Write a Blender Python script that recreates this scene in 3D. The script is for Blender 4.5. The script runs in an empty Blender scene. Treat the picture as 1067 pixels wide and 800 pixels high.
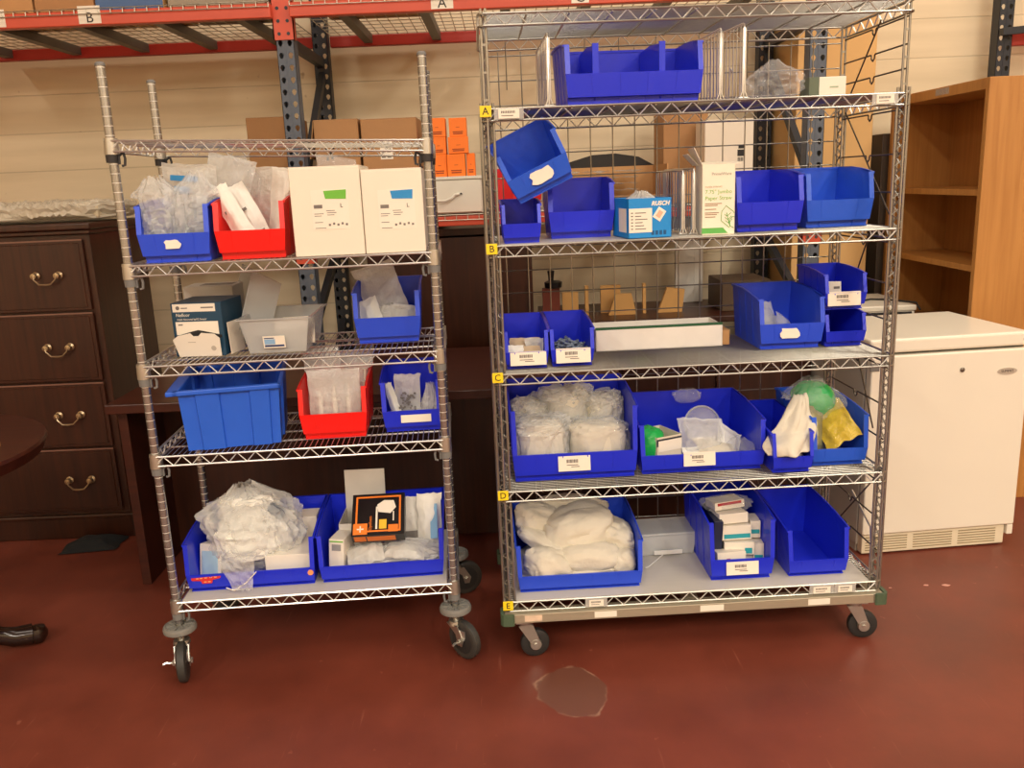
import bpy, bmesh, math, random
from mathutils import Matrix, Vector, Euler, noise
C = bpy.context.scene.collection
PI = math.pi
FZ = -0.045            # floor level (datum is 1.44 m below the lens)

# ------------------------------------------------------------------ materials
def lin(c):
    c = c / 255.0
    return c / 12.92 if c <= 0.04045 else ((c + 0.055) / 1.055) ** 2.4
def rgb(r, g, b):
    return (lin(r), lin(g), lin(b), 1.0)
MATS = {}
def mat(name, col, rough=0.5, metal=0.0, var=0.08, scale=18.0, bump=0.0, bscale=None, alpha=1.0, trans=0.0, spec=0.5, stretch=None):
    if name in MATS:
        return MATS[name]
    m = bpy.data.materials.new(name)
    m.use_nodes = True
    nt = m.node_tree
    b = nt.nodes['Principled BSDF']
    tc = nt.nodes.new('ShaderNodeTexCoord')
    mp = nt.nodes.new('ShaderNodeMapping')
    nt.links.new(tc.outputs['Object'], mp.inputs['Vector'])
    if stretch:
        mp.inputs['Scale'].default_value = stretch
    nz = nt.nodes.new('ShaderNodeTexNoise')
    nz.inputs['Scale'].default_value = scale
    nz.inputs['Detail'].default_value = 4
    nt.links.new(mp.outputs['Vector'], nz.inputs['Vector'])
    mix = nt.nodes.new('ShaderNodeMix')
    mix.data_type = 'RGBA'
    c = rgb(*col)
    mix.inputs['A'].default_value = (c[0] * (1 - var), c[1] * (1 - var), c[2] * (1 - var), 1)
    mix.inputs['B'].default_value = (min(1, c[0] * (1 + var)), min(1, c[1] * (1 + var)), min(1, c[2] * (1 + var)), 1)
    nt.links.new(nz.outputs['Fac'], mix.inputs['Factor'])
    nt.links.new(mix.outputs['Result'], b.inputs['Base Color'])
    b.inputs['Roughness'].default_value = rough
    b.inputs['Metallic'].default_value = metal
    b.inputs['Alpha'].default_value = alpha
    b.inputs['Transmission Weight'].default_value = trans
    b.inputs['Specular IOR Level'].default_value = spec
    if bump:
        n2 = nt.nodes.new('ShaderNodeTexNoise')
        n2.inputs['Scale'].default_value = bscale or scale * 3
        n2.inputs['Detail'].default_value = 5
        nt.links.new(mp.outputs['Vector'], n2.inputs['Vector'])
        bp = nt.nodes.new('ShaderNodeBump')
        bp.inputs['Strength'].default_value = bump
        bp.inputs['Distance'].default_value = 0.01
        nt.links.new(n2.outputs['Fac'], bp.inputs['Height'])
        nt.links.new(bp.outputs['Normal'], b.inputs['Normal'])
    MATS[name] = m
    return m

def wall_material():
    m = bpy.data.materials.new('painted_block_wall')
    m.use_nodes = True
    nt = m.node_tree; L = nt.links
    b = nt.nodes['Principled BSDF']
    tc = nt.nodes.new('ShaderNodeTexCoord')
    sp = nt.nodes.new('ShaderNodeSeparateXYZ'); L.new(tc.outputs['Object'], sp.inputs[0])
    ad = nt.nodes.new('ShaderNodeMath'); ad.operation = 'ADD'; L.new(sp.outputs['X'], ad.inputs[0]); L.new(sp.outputs['Y'], ad.inputs[1])
    cb = nt.nodes.new('ShaderNodeCombineXYZ'); L.new(ad.outputs[0], cb.inputs['X']); L.new(sp.outputs['Z'], cb.inputs['Y'])
    br = nt.nodes.new('ShaderNodeTexBrick')
    br.inputs['Scale'].default_value = 1.0
    br.inputs['Brick Width'].default_value = 40.0
    br.inputs['Row Height'].default_value = 0.2
    br.inputs['Mortar Size'].default_value = 0.005
    br.inputs['Mortar Smooth'].default_value = 0.6
    br.inputs['Color1'].default_value = rgb(236, 219, 187)
    br.inputs['Color2'].default_value = rgb(233, 215, 182)
    br.inputs['Mortar'].default_value = rgb(214, 198, 168)
    L.new(cb.outputs[0], br.inputs['Vector'])
    mp = nt.nodes.new('ShaderNodeMapping'); mp.inputs['Scale'].default_value = (0.7, 7.0, 1)
    L.new(cb.outputs[0], mp.inputs['Vector'])
    nz = nt.nodes.new('ShaderNodeTexNoise'); nz.inputs['Scale'].default_value = 1.4; nz.inputs['Detail'].default_value = 6  # horizontal streaks: stains, plus shading bands put into the wall colour
    L.new(mp.outputs[0], nz.inputs['Vector'])
    rp = nt.nodes.new('ShaderNodeValToRGB')
    rp.color_ramp.elements[0].position = 0.3; rp.color_ramp.elements[0].color = (0.80, 0.78, 0.74, 1)
    rp.color_ramp.elements[1].position = 0.65; rp.color_ramp.elements[1].color = (1, 1, 1, 1)
    L.new(nz.outputs['Fac'], rp.inputs[0])
    mx = nt.nodes.new('ShaderNodeMix'); mx.data_type = 'RGBA'; mx.blend_type = 'MULTIPLY'; mx.inputs['Factor'].default_value = 0.8
    L.new(br.outputs['Color'], mx.inputs['A']); L.new(rp.outputs['Color'], mx.inputs['B'])
    # small dark scuffs
    n3 = nt.nodes.new('ShaderNodeTexNoise'); n3.inputs['Scale'].default_value = 13; n3.inputs['Detail'].default_value = 2
    L.new(cb.outputs[0], n3.inputs['Vector'])
    r3 = nt.nodes.new('ShaderNodeValToRGB')
    r3.color_ramp.elements[0].position = 0.74; r3.color_ramp.elements[0].color = (1, 1, 1, 1)
    r3.color_ramp.elements[1].position = 0.80; r3.color_ramp.elements[1].color = (0.45, 0.36, 0.28, 1)
    L.new(n3.outputs['Fac'], r3.inputs[0])
    m2 = nt.nodes.new('ShaderNodeMix'); m2.data_type = 'RGBA'; m2.blend_type = 'MULTIPLY'; m2.inputs['Factor'].default_value = 0.7
    L.new(mx.outputs['Result'], m2.inputs['A']); L.new(r3.outputs['Color'], m2.inputs['B'])
    L.new(m2.outputs['Result'], b.inputs['Base Color'])
    b.inputs['Roughness'].default_value = 0.6
    bp = nt.nodes.new('ShaderNodeBump'); bp.inputs['Strength'].default_value = 0.35; bp.inputs['Distance'].default_value = 0.004; bp.invert = True
    L.new(br.outputs['Fac'], bp.inputs['Height']); L.new(bp.outputs['Normal'], b.inputs['Normal'])
    return m

def floor_material():
    m = bpy.data.materials.new('red_painted_concrete')
    m.use_nodes = True
    nt = m.node_tree; L = nt.links
    b = nt.nodes['Principled BSDF']
    tc = nt.nodes.new('ShaderNodeTexCoord')
    nz = nt.nodes.new('ShaderNodeTexNoise'); nz.inputs['Scale'].default_value = 2.2; nz.inputs['Detail'].default_value = 8; nz.inputs['Roughness'].default_value = 0.62
    L.new(tc.outputs['Object'], nz.inputs['Vector'])
    rp = nt.nodes.new('ShaderNodeValToRGB')
    rp.color_ramp.elements[0].position = 0.30; rp.color_ramp.elements[0].color = rgb(98, 44, 31)
    rp.color_ramp.elements[1].position = 0.72; rp.color_ramp.elements[1].color = rgb(127, 60, 43)
    L.new(nz.outputs['Fac'], rp.inputs[0])
    # scratches: stretched noise, two directions
    col = rp.outputs['Color']
    for rot, sc, lo, hi in ((0.5, (70, 3.2, 1), 0.69, 0.80), (-0.35, (90, 4.0, 1), 0.70, 0.82), (0.0, (30, 26, 1), 0.71, 0.77), (1.2, (80, 5, 1), 0.71, 0.82)):
        mp = nt.nodes.new('ShaderNodeMapping'); mp.inputs['Rotation'].default_value = (0, 0, rot); mp.inputs['Scale'].default_value = sc
        L.new(tc.outputs['Object'], mp.inputs['Vector'])
        n2 = nt.nodes.new('ShaderNodeTexNoise'); n2.inputs['Scale'].default_value = 1.0; n2.inputs['Detail'].default_value = 3
        L.new(mp.outputs[0], n2.inputs['Vector'])
        r2 = nt.nodes.new('ShaderNodeValToRGB')
        r2.color_ramp.elements[0].position = lo; r2.color_ramp.elements[0].color = (0, 0, 0, 1)
        r2.color_ramp.elements[1].position = hi; r2.color_ramp.elements[1].color = (0.5, 0.5, 0.5, 1)
        L.new(n2.outputs['Fac'], r2.inputs[0])
        mx = nt.nodes.new('ShaderNodeMix'); mx.data_type = 'RGBA'
        L.new(r2.outputs['Color'], mx.inputs['Factor'])
        L.new(col, mx.inputs['A']); mx.inputs['B'].default_value = rgb(158, 96, 76)
        col = mx.outputs['Result']
    # the worn patch: grey-brown island with a pale broken rim
    mp = nt.nodes.new('ShaderNodeMapping'); mp.inputs['Location'].default_value = (-0.137 / 0.100, -2.287 / 0.126, 0); mp.inputs['Scale'].default_value = (1 / 0.100, 1 / 0.126, 0)
    L.new(tc.outputs['Object'], mp.inputs['Vector'])
    n4 = nt.nodes.new('ShaderNodeTexNoise'); n4.inputs['Scale'].default_value = 7; n4.inputs['Detail'].default_value = 4
    L.new(tc.outputs['Object'], n4.inputs['Vector'])
    ln = nt.nodes.new('ShaderNodeVectorMath'); ln.operation = 'LENGTH'; L.new(mp.outputs[0], ln.inputs[0])
    ma = nt.nodes.new('ShaderNodeMath'); ma.operation = 'MULTIPLY_ADD'; L.new(n4.outputs['Fac'], ma.inputs[0]); ma.inputs[1].default_value = 0.95; L.new(ln.outputs['Value'], ma.inputs[2])
    rp4 = nt.nodes.new('ShaderNodeValToRGB'); cr = rp4.color_ramp
    cr.elements[0].position = 0.0; cr.elements[0].color = (1, 1, 1, 1)
    cr.elements[1].position = 1.0; cr.elements[1].color = (0, 0, 0, 1)
    e = cr.elements.new(0.715); e.color = (1, 1, 1, 1)
    e = cr.elements.new(0.728); e.color = (0, 0, 0, 1)
    dv = nt.nodes.new('ShaderNodeMath'); dv.operation = 'MULTIPLY'; dv.inputs[1].default_value = 0.5; L.new(ma.outputs[0], dv.inputs[0])
    L.new(dv.outputs[0], rp4.inputs[0])
    m4 = nt.nodes.new('ShaderNodeMix'); m4.data_type = 'RGBA'; L.new(rp4.outputs['Color'], m4.inputs['Factor']); L.new(col, m4.inputs['A']); m4.inputs['B'].default_value = rgb(108, 66, 52)
    rp5 = nt.nodes.new('ShaderNodeValToRGB'); cr = rp5.color_ramp
    cr.elements[0].position = 0.695; cr.elements[0].color = (0, 0, 0, 1)
    cr.elements[1].position = 0.748; cr.elements[1].color = (0, 0, 0, 1)
    e = cr.elements.new(0.722); e.color = (0.6, 0.6, 0.6, 1)
    L.new(dv.outputs[0], rp5.inputs[0])
    n6 = nt.nodes.new('ShaderNodeTexNoise'); n6.inputs['Scale'].default_value = 16; L.new(tc.outputs['Object'], n6.inputs['Vector'])
    r6 = nt.nodes.new('ShaderNodeValToRGB'); r6.color_ramp.elements[0].position = 0.42; r6.color_ramp.elements[1].position = 0.6
    L.new(n6.outputs['Fac'], r6.inputs[0])
    mm = nt.nodes.new('ShaderNodeMath'); mm.operation = 'MULTIPLY'; L.new(rp5.outputs['Color'], mm.inputs[0]); L.new(r6.outputs['Color'], mm.inputs[1])
    m5 = nt.nodes.new('ShaderNodeMix'); m5.data_type = 'RGBA'; L.new(mm.outputs[0], m5.inputs['Factor']); L.new(m4.outputs['Result'], m5.inputs['A']); m5.inputs['B'].default_value = rgb(178, 140, 116)
    L.new(m5.outputs['Result'], b.inputs['Base Color'])
    rr = nt.nodes.new('ShaderNodeMapRange'); rr.inputs['To Min'].default_value = 0.34; rr.inputs['To Max'].default_value = 0.55
    L.new(nz.outputs['Fac'], rr.inputs['Value']); L.new(rr.outputs['Result'], b.inputs['Roughness'])
    bp = nt.nodes.new('ShaderNodeBump'); bp.inputs['Strength'].default_value = 0.08; bp.inputs['Distance'].default_value = 0.01
    L.new(nz.outputs['Fac'], bp.inputs['Height']); L.new(bp.outputs['Normal'], b.inputs['Normal'])
    return m

def wood_material(name, dark, light, scale=(30, 30, 1.6), rough=0.35):
    m = bpy.data.materials.new(name)
    m.use_nodes = True
    nt = m.node_tree; L = nt.links
    b = nt.nodes['Principled BSDF']
    tc = nt.nodes.new('ShaderNodeTexCoord')
    mp = nt.nodes.new('ShaderNodeMapping'); mp.inputs['Scale'].default_value = scale
    L.new(tc.outputs['Object'], mp.inputs['Vector'])
    nz = nt.nodes.new('ShaderNodeTexNoise'); nz.inputs['Scale'].default_value = 1.5; nz.inputs['Detail'].default_value = 6; nz.inputs['Distortion'].default_value = 0.6
    L.new(mp.outputs[0], nz.inputs['Vector'])
    rp = nt.nodes.new('ShaderNodeValToRGB')
    rp.color_ramp.elements[0].position = 0.3; rp.color_ramp.elements[0].color = rgb(*dark)
    rp.color_ramp.elements[1].position = 0.7; rp.color_ramp.elements[1].color = rgb(*light)
    L.new(nz.outputs['Fac'], rp.inputs[0]); L.new(rp.outputs['Color'], b.inputs['Base Color'])
    b.inputs['Roughness'].default_value = rough
    return m

def film_material(name, col, alpha, rough=0.12, bump=0.6, bscale=60, spec=0.8):
    """thin wrinkled plastic film: partly see-through, glossy, crinkled"""
    m = mat(name, col, rough=rough, var=0.04, scale=25, bump=bump, bscale=bscale, alpha=alpha, spec=spec)
    return m

# ------------------------------------------------------------------ mesh builder
class MB:
    def __init__(s):
        s.v = []; s.f = []; s.sm = []; s.mi = []
    def add(s, vs, fs, smooth=False, mi=0, M=None):
        o = len(s.v)
        if M is not None:
            vs = [M @ Vector(v) for v in vs]
        s.v += [tuple(v) for v in vs]
        for f in fs:
            s.f.append(tuple(i + o for i in f)); s.sm.append(smooth); s.mi.append(mi)
        return s
    def box(s, x0, x1, y0, y1, z0, z1, mi=0, M=None, T=None):
        vs = [(x, y, z) for x in (x0, x1) for y in (y0, y1) for z in (z0, z1)]
        if T: vs = [T(*v) for v in vs]
        fs = [(0, 1, 3, 2), (4, 6, 7, 5), (0, 4, 5, 1), (2, 3, 7, 6), (0, 2, 6, 4), (1, 5, 7, 3)]
        return s.add(vs, fs, False, mi, M)
    def rbox(s, x0, x1, y0, y1, z0, z1, r=0.004, seg=2, mi=0, M=None, smooth=False):
        bm = bmesh.new()
        bmesh.ops.create_cube(bm, size=1.0)
        for v in bm.verts:
            v.co = Vector(((x0 + x1) / 2 + v.co.x * (x1 - x0), (y0 + y1) / 2 + v.co.y * (y1 - y0), (z0 + z1) / 2 + v.co.z * (z1 - z0)))
        bmesh.ops.bevel(bm, geom=bm.edges[:], offset=r, segments=seg, profile=0.5, affect='EDGES')
        bm.verts.index_update()
        vs = [v.co.copy() for v in bm.verts]; fs = [tuple(v.index for v in f.verts) for f in bm.faces]
        bm.free()
        return s.add(vs, fs, smooth, mi, M)
    def prism(s, poly, fn, a, b, mi=0, M=None):
        """poly: 2-D outline; fn(u, v, t) -> xyz; extruded from t=a to t=b"""
        n = len(poly)
        vs = [fn(u, v, a) for u, v in poly] + [fn(u, v, b) for u, v in poly]
        fs = [tuple(range(n - 1, -1, -1)), tuple(range(n, 2 * n))] + [(i, (i + 1) % n, n + (i + 1) % n, n + i) for i in range(n)]
        return s.add(vs, fs, False, mi, M)
    def tube(s, pts, r, n=6, closed=False, mi=0, M=None):
        pts = [Vector(p) for p in pts]; k = len(pts); vs = []; fs = []
        up = None
        for i, p in enumerate(pts):
            if closed:
                d = pts[(i + 1) % k] - pts[i - 1]
            else:
                d = pts[min(i + 1, k - 1)] - pts[max(i - 1, 0)]
            d.normalize()
            if up is None:
                up = Vector((0, 0, 1)) if abs(d.z) < 0.9 else Vector((0, 1, 0))
            a = d.cross(up)
            if a.length < 1e-4:
                a = d.orthogonal()
            a.normalize(); b = a.cross(d); up = b
            rr = r[i] if isinstance(r, (list, tuple)) else r
            for j in range(n):
                t = 2 * PI * j / n
                vs.append(p + a * (rr * math.cos(t)) + b * (rr * math.sin(t)))
        for i in range(k if closed else k - 1):
            i2 = (i + 1) % k
            for j in range(n):
                j2 = (j + 1) % n
                fs.append((i * n + j, i * n + j2, i2 * n + j2, i2 * n + j))
        s.add(vs, fs, True, mi, M)
        if not closed:
            s.add(vs[:n], [tuple(range(n - 1, -1, -1))], False, mi, M)
            s.add(vs[-n:], [tuple(range(n))], False, mi, M)
        return s
    def lathe(s, prof, n=16, M=None, mi=0, smooth=True):
        k = len(prof)
        vs = [(r * math.cos(2 * PI * j / n), r * math.sin(2 * PI * j / n), z) for r, z in prof for j in range(n)]
        fs = [(i * n + j, i * n + (j + 1) % n, (i + 1) * n + (j + 1) % n, (i + 1) * n + j) for i in range(k - 1) for j in range(n)]
        if prof[0][0] > 1e-6: fs.append(tuple(range(n - 1, -1, -1)))
        if prof[-1][0] > 1e-6: fs.append(tuple((k - 1) * n + j for j in range(n)))
        return s.add(vs, fs, smooth, mi, M)
    def grid(s, fn, nu, nv, smooth=True, mi=0, M=None, wrap_u=False):
        vs = [fn(i / (nu if wrap_u else nu - 1), j / (nv - 1)) for j in range(nv) for i in range(nu)]
        fs = []
        for j in range(nv - 1):
            for i in range(nu if wrap_u else nu - 1):
                i2 = (i + 1) % nu
                fs.append((j * nu + i, j * nu + i2, (j + 1) * nu + i2, (j + 1) * nu + i))
        return s.add(vs, fs, smooth, mi, M)
    def build(s, name, mats, parent=None):
        me = bpy.data.meshes.new(name)
        me.from_pydata(s.v, [], s.f)
        if not isinstance(mats, (list, tuple)): mats = [mats]
        for m in mats: me.materials.append(m)
        me.polygons.foreach_set('use_smooth', s.sm)
        me.polygons.foreach_set('material_index', s.mi)
        me.update()
        bm = bmesh.new(); bm.from_mesh(me)
        bmesh.ops.recalc_face_normals(bm, faces=bm.faces[:])
        bm.to_mesh(me); bm.free()
        if any(s.sm): me.set_sharp_from_angle(angle=0.75)
        o = bpy.data.objects.new(name, me); C.objects.link(o)
        if parent is not None: o.parent = parent
        return o

def tag(o, label=None, cat=None, group=None, kind=None):
    if label: o['label'] = label
    if cat: o['category'] = cat
    if group: o['group'] = group
    if kind: o['kind'] = kind
    return o
def thing(name, label, cat, group=None, M=None):
    o = bpy.data.objects.new(name, None); C.objects.link(o)
    o.empty_display_size = 0.05
    if M is not None: o.matrix_world = M
    return tag(o, label, cat, group)
def struct(name, mb, m, label=None):
    o = mb.build(name, m); o['kind'] = 'structure'
    if label: o['label'] = label
    return o
def lettering(name, body, size, m, parent, M, align='LEFT', extrude=0.0003, shear=0.0, bold=0.0):
    cu = bpy.data.curves.new(name, 'FONT')
    cu.body = body; cu.size = size; cu.extrude = extrude; cu.align_x = align; cu.align_y = 'CENTER'
    cu.resolution_u = 3; cu.shear = shear; cu.offset = bold
    cu.materials.append(m)
    tmp = bpy.data.objects.new(name, cu); C.objects.link(tmp)
    dg = bpy.context.evaluated_depsgraph_get(); dg.update()
    me = bpy.data.meshes.new_from_object(tmp.evaluated_get(dg)); me.name = name
    bpy.data.objects.remove(tmp); bpy.data.curves.remove(cu)
    o = bpy.data.objects.new(name, me); C.objects.link(o)
    o.parent = parent; o.matrix_local = M
    return o
def TR(x, y, z): return Matrix.Translation((x, y, z))
def RX(a): return Matrix.Rotation(a, 4, 'X')
def RY(a): return Matrix.Rotation(a, 4, 'Y')
def RZ(a): return Matrix.Rotation(a, 4, 'Z')
FRONT = RX(PI / 2)      # text standing upright, read from -Y

# cart frames: x along the shelf front from the left post, y into the depth
M1 = TR(-1.077, 2.475, 0) @ RZ(0.0614)
M2 = TR(-0.037, 2.494, 0) @ RZ(0.0323)
S1 = {1: 1.5965, 2: 1.2525, 3: 0.9605, 4: 0.6855, 5: 0.2105}
S2 = {'top': 1.8835, 'A': 1.6375, 'B': 1.2635, 'C': 0.8885, 'D': 0.5215, 'E': 0.1555}
W1, D1 = 0.867, 0.411
W2, D2 = 1.171, 0.424

# ------------------------------------------------------------------ shared materials
chrome = mat('chrome_wire', (214, 213, 208), rough=0.28, metal=0.85, var=0.08, scale=40)
bright_wire = mat('bright_wire', (232, 230, 222), rough=0.3, metal=0.45)
dull_chrome = mat('dull_wire', (162, 158, 148), rough=0.32, metal=0.85, var=0.1, scale=40)
post_metal = mat('post_metal', (168, 168, 166), rough=0.25, metal=0.88, var=0.1, scale=30)
dark_plastic = mat('dark_plastic', (42, 42, 44), rough=0.45)
grey_plastic = mat('grey_plastic', (118, 118, 116), rough=0.5)
rubber = mat('black_rubber', (38, 37, 36), rough=0.6)
grey_rubber = mat('grey_rubber', (54, 52, 48), rough=0.6)
galv = mat('galvanised_steel', (190, 186, 176), rough=0.35, metal=0.9, var=0.12, scale=30)
alum = mat('brushed_aluminium', (182, 172, 150), rough=0.42, metal=0.55, var=0.1, scale=12, stretch=(1, 1, 20))
bin_blue = mat('bin_blue', (26, 46, 214), rough=0.33, var=0.07, scale=8, bump=0.03, bscale=120)
bin_light = mat('bin_worn_blue', (38, 92, 218), rough=0.38, var=0.12, scale=10, bump=0.04, bscale=90)
bin_mid = mat('bin_mid_blue', (40, 78, 220), rough=0.36, var=0.08, scale=9, bump=0.03, bscale=90)
bin_red = mat('bin_red', (240, 24, 18), rough=0.34, var=0.06, scale=8, bump=0.03, bscale=120)
paper = mat('white_paper', (238, 230, 214), rough=0.65, var=0.03, scale=10)
card_white = mat('white_card', (236, 226, 208), rough=0.6, var=0.03, scale=9)
ink = mat('black_ink', (30, 28, 28), rough=0.6)
grey_ink = mat('grey_ink', (118, 112, 106), rough=0.6)
green_ink = mat('green_ink', (110, 185, 60), rough=0.6)
blue_ink = mat('blue_ink', (40, 140, 205), rough=0.5)
red_ink = mat('red_ink', (205, 42, 40), rough=0.5)
yellow_tag = mat('yellow_label', (246, 214, 32), rough=0.45, var=0.04)
kraft = mat('kraft_cardboard', (190, 144, 94), rough=0.75, var=0.07, scale=14, bump=0.05, bscale=60)
kraft_dark = mat('brown_cardboard', (172, 128, 84), rough=0.75, var=0.08, scale=14, bump=0.05, bscale=60)
kraft_pale = mat('pale_cardboard', (216, 172, 112), rough=0.75, var=0.05, scale=8)
film = film_material('clear_film', (236, 237, 234), 0.36, rough=0.08)
film_thin = film_material('thin_clear_film', (226, 228, 228), 0.18, rough=0.08, bump=0.5)
film_milky = film_material('milky_film', (236, 234, 226), 0.52, rough=0.14)
pouch_paper = mat('pouch_paper', (232, 230, 220), rough=0.45, var=0.05, scale=30, bump=0.2, bscale=50)
cloth_white = mat('white_cloth', (214, 206, 188), rough=0.85, var=0.04, scale=30, bump=0.15, bscale=120, spec=0.2)
clear_plastic = mat('frosted_clear_plastic', (206, 208, 206), rough=0.25, var=0.03, scale=10, alpha=0.5)
clear_hard = mat('clear_hard_plastic', (222, 224, 222), rough=0.1, var=0.02, scale=10, alpha=0.3, spec=0.8)
steel_blue = mat('rack_blue_steel', (84, 92, 104), rough=0.5, var=0.16, scale=22, bump=0.03)
steel_navy = mat('rack_dark_steel', (40, 44, 52), rough=0.5, var=0.2, scale=22)
rack_red = mat('rack_orange_red', (206, 80, 54), rough=0.42, var=0.07, scale=10)
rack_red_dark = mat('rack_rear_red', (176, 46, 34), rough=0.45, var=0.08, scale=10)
mahogany = wood_material('mahogany', (44, 20, 11), (64, 31, 17), rough=0.32)
mahogany_red = wood_material('mahogany_desk', (54, 22, 14), (74, 33, 20), scale=(1.6, 30, 30), rough=0.35)
maple = wood_material('maple_veneer', (172, 116, 56), (190, 134, 70), scale=(26, 26, 1.4), rough=0.42)
brass = mat('aged_brass', (170, 150, 120), rough=0.3, metal=0.9)
fridge_white = mat('fridge_enamel', (234, 226, 208), rough=0.3, var=0.02, scale=5)
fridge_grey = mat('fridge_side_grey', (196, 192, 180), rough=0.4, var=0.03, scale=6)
black_gloss = mat('black_gloss', (22, 21, 22), rough=0.3)
# ------------------------------------------------------------------ the room
RX0, RX1, RY0, RY1, RZT = -6.0, 6.0, -8.0, 4.95, 5.0
wm = wall_material()
struct('floor', MB().box(RX0 - .1, RX1 + .1, RY0 - .1, RY1 + .1, FZ - 0.1, FZ), floor_material(), 'brick red painted concrete floor with scuffs and a worn grey patch')
struct('wall_back', MB().box(RX0 - .1, RX1 + .1, RY1, RY1 + .1, FZ, RZT), wm, 'beige painted block wall')
struct('wall_left', MB().box(RX0 - .1, RX0, RY0, RY1, FZ, RZT), wm)
struct('wall_right', MB().box(RX1, RX1 + .1, RY0, RY1, FZ, RZT), wm)
struct('wall_front', MB().box(RX0 - .1, RX1 + .1, RY0 - .1, RY0, FZ, RZT), wm)
struct('ceiling', MB().box(RX0 - .1, RX1 + .1, RY0 - .1, RY1 + .1, RZT, RZT + .1), mat('ceiling_white', (210, 206, 196), rough=0.8))
# ------------------------------------------------------------------ wire shelving carts
def zigzag(mb, p0, p1, zt, zb, period, r, n=4):
    p0, p1 = Vector(p0), Vector(p1)
    k = max(2, int(round((p1 - p0).length / (period / 2))))
    pts = []
    for i in range(k + 1):
        q = p0.lerp(p1, i / k)
        pts.append((q.x, q.y, zt if i % 2 else zb))
    mb.tube(pts, r, n, mi=1)

def shelf_mesh(W, D, lengthwise, pitch, period, th=0.032, over=0.0):
    """origin: front-left post axis, z = top surface. Two-wire trusses on all four sides, a mat of thin wires, cross rods."""
    mb = MB()
    r = 0.0032
    zt, zb = -r, -th
    e = 0.014
    sides = (((0, -e), (W, -e)), ((0, D + e), (W, D + e)), ((-e, 0), (-e, D)), ((W + e, 0), (W + e, D)))
    for (a, b) in sides:
        for z in (zt, zb):
            mb.tube([(a[0], a[1], z), (b[0], b[1], z)], r, 6)
        zigzag(mb, (a[0], a[1], 0), (b[0], b[1], 0), zt, zb, period, 0.0025)
    # corner returns
    for x, y, sx, sy in ((0, 0, -1, -1), (W, 0, 1, -1), (0, D, -1, 1), (W, D, 1, 1)):
        for z in (zt, zb):
            mb.tube([(x, y + sy * e, z), (x + sx * e * .7, y + sy * e * .7, z), (x + sx * e, y, z)], r, 5)
    rw = 0.0013
    if lengthwise:
        n = int(D / pitch)
        for i in range(n + 1):
            y = -e + (D + 2 * e) * i / n
            mb.tube([(0, y, -rw), (W, y, -rw)], rw, 4)
        k = max(3, int(W / 0.115))
        for i in range(k + 1):
            x = W * i / k
            mb.tube([(x, -e, -0.006), (x, D + e, -0.006)], 0.003, 5)
    else:
        n = int(W / pitch)
        for i in range(n + 1):
            x = -e + (W + 2 * e) * i / n
            mb.tube([(x, -e, -rw), (x, D + e, -rw)], rw, 4)
        for f in (0.25, 0.5, 0.75):
            zz = -0.008
            mb.tube([(0, D * f, zz), (W, D * f, zz)], 0.003, 5)
    return mb

def grooved_post(h):
    mb = MB()
    z = 0.0
    while z < h - 0.001:
        t = min(z + 0.0232, h)
        mb.lathe([(0.0127, z), (0.0127, t)], 14)
        if t + 0.003 < h:
            mb.lathe([(0.0127, t), (0.0119, t + 0.0003)], 14, smooth=False); mb.lathe([(0.0119, t + 0.0003), (0.0119, t + 0.0020)], 14, mi=1); mb.lathe([(0.0119, t + 0.0020), (0.0127, t + 0.0022)], 14, smooth=False)
        z += 0.0254
    return mb

# ---- left cart
cart1 = thing('wire_shelf_cart', 'narrower chrome wire shelving cart on four swivel casters, standing left of the taller lettered cart', 'shelving cart', None, M1)
ZB1, ZT1 = 0.135, 1.791
post_me = None
for (x, y) in ((0, 0), (W1, 0), (0, D1), (W1, D1)):
    p = grooved_post(ZT1 - ZB1).build('post', [post_metal, mat('groove_glint', (244, 240, 230), rough=0.4, metal=0.2)], cart1) if post_me is None else bpy.data.objects.new('post', post_me)  # pale groove colour stands in for the glints on the post rings
    if post_me is not None: C.objects.link(p); p.parent = cart1
    post_me = p.data
    p.location = (x, y, ZB1)
    c = MB().lathe([(0, 0), (0.0136, 0), (0.0136, 0.006), (0.009, 0.010), (0, 0.010)], 14).build('post_cap', grey_plastic, p)
    c.location = (0, 0, ZT1 - ZB1 - 0.002)
sh_me = None
tilt1 = {1: -0.031 / W1}
for k in (1, 2, 3, 4, 5):
    if sh_me is None:
        s = shelf_mesh(W1, D1, False, 0.0155, 0.054).build('wire_shelf', [chrome, bright_wire], cart1); sh_me = s.data
    else:
        s = bpy.data.objects.new('wire_shelf', sh_me); C.objects.link(s); s.parent = cart1
    s.location = (0, 0, S1[k])
    if k == 1: s.rotation_euler = (0, math.atan(0.031 / W1), 0)
    for (x, y) in ((0, 0), (W1, 0), (0, D1), (W1, D1)):
        col = MB().lathe([(0.0132, -0.040), (0.0195, -0.040), (0.0178, 0.004), (0.0132, 0.004)], 14).build('corner_collar', galv, s)
        col.location = (x, y, 0)
        slv = MB().lathe([(0.0130, -0.062), (0.0172, -0.062), (0.0182, -0.041), (0.0130, -0.041)], 12)
        slv.box(0.012, 0.020, -0.004, 0.004, -0.066, -0.040)
        slv.tube([(0.030, 0, -0.034), (0.034, 0, -0.050), (0.032, 0, -0.068), (0.024, 0, -0.070)], 0.0038, 6)
        slv.tube([(0.016, 0, -0.045), (0.030, 0, -0.034)], 0.0035, 6)
        sv = slv.build('split_sleeve', grey_plastic if k > 1 else dark_plastic, s); sv.location = (x, y, 0); sv.rotation_euler = (0, 0, PI if x > 0 else 0)

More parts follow.
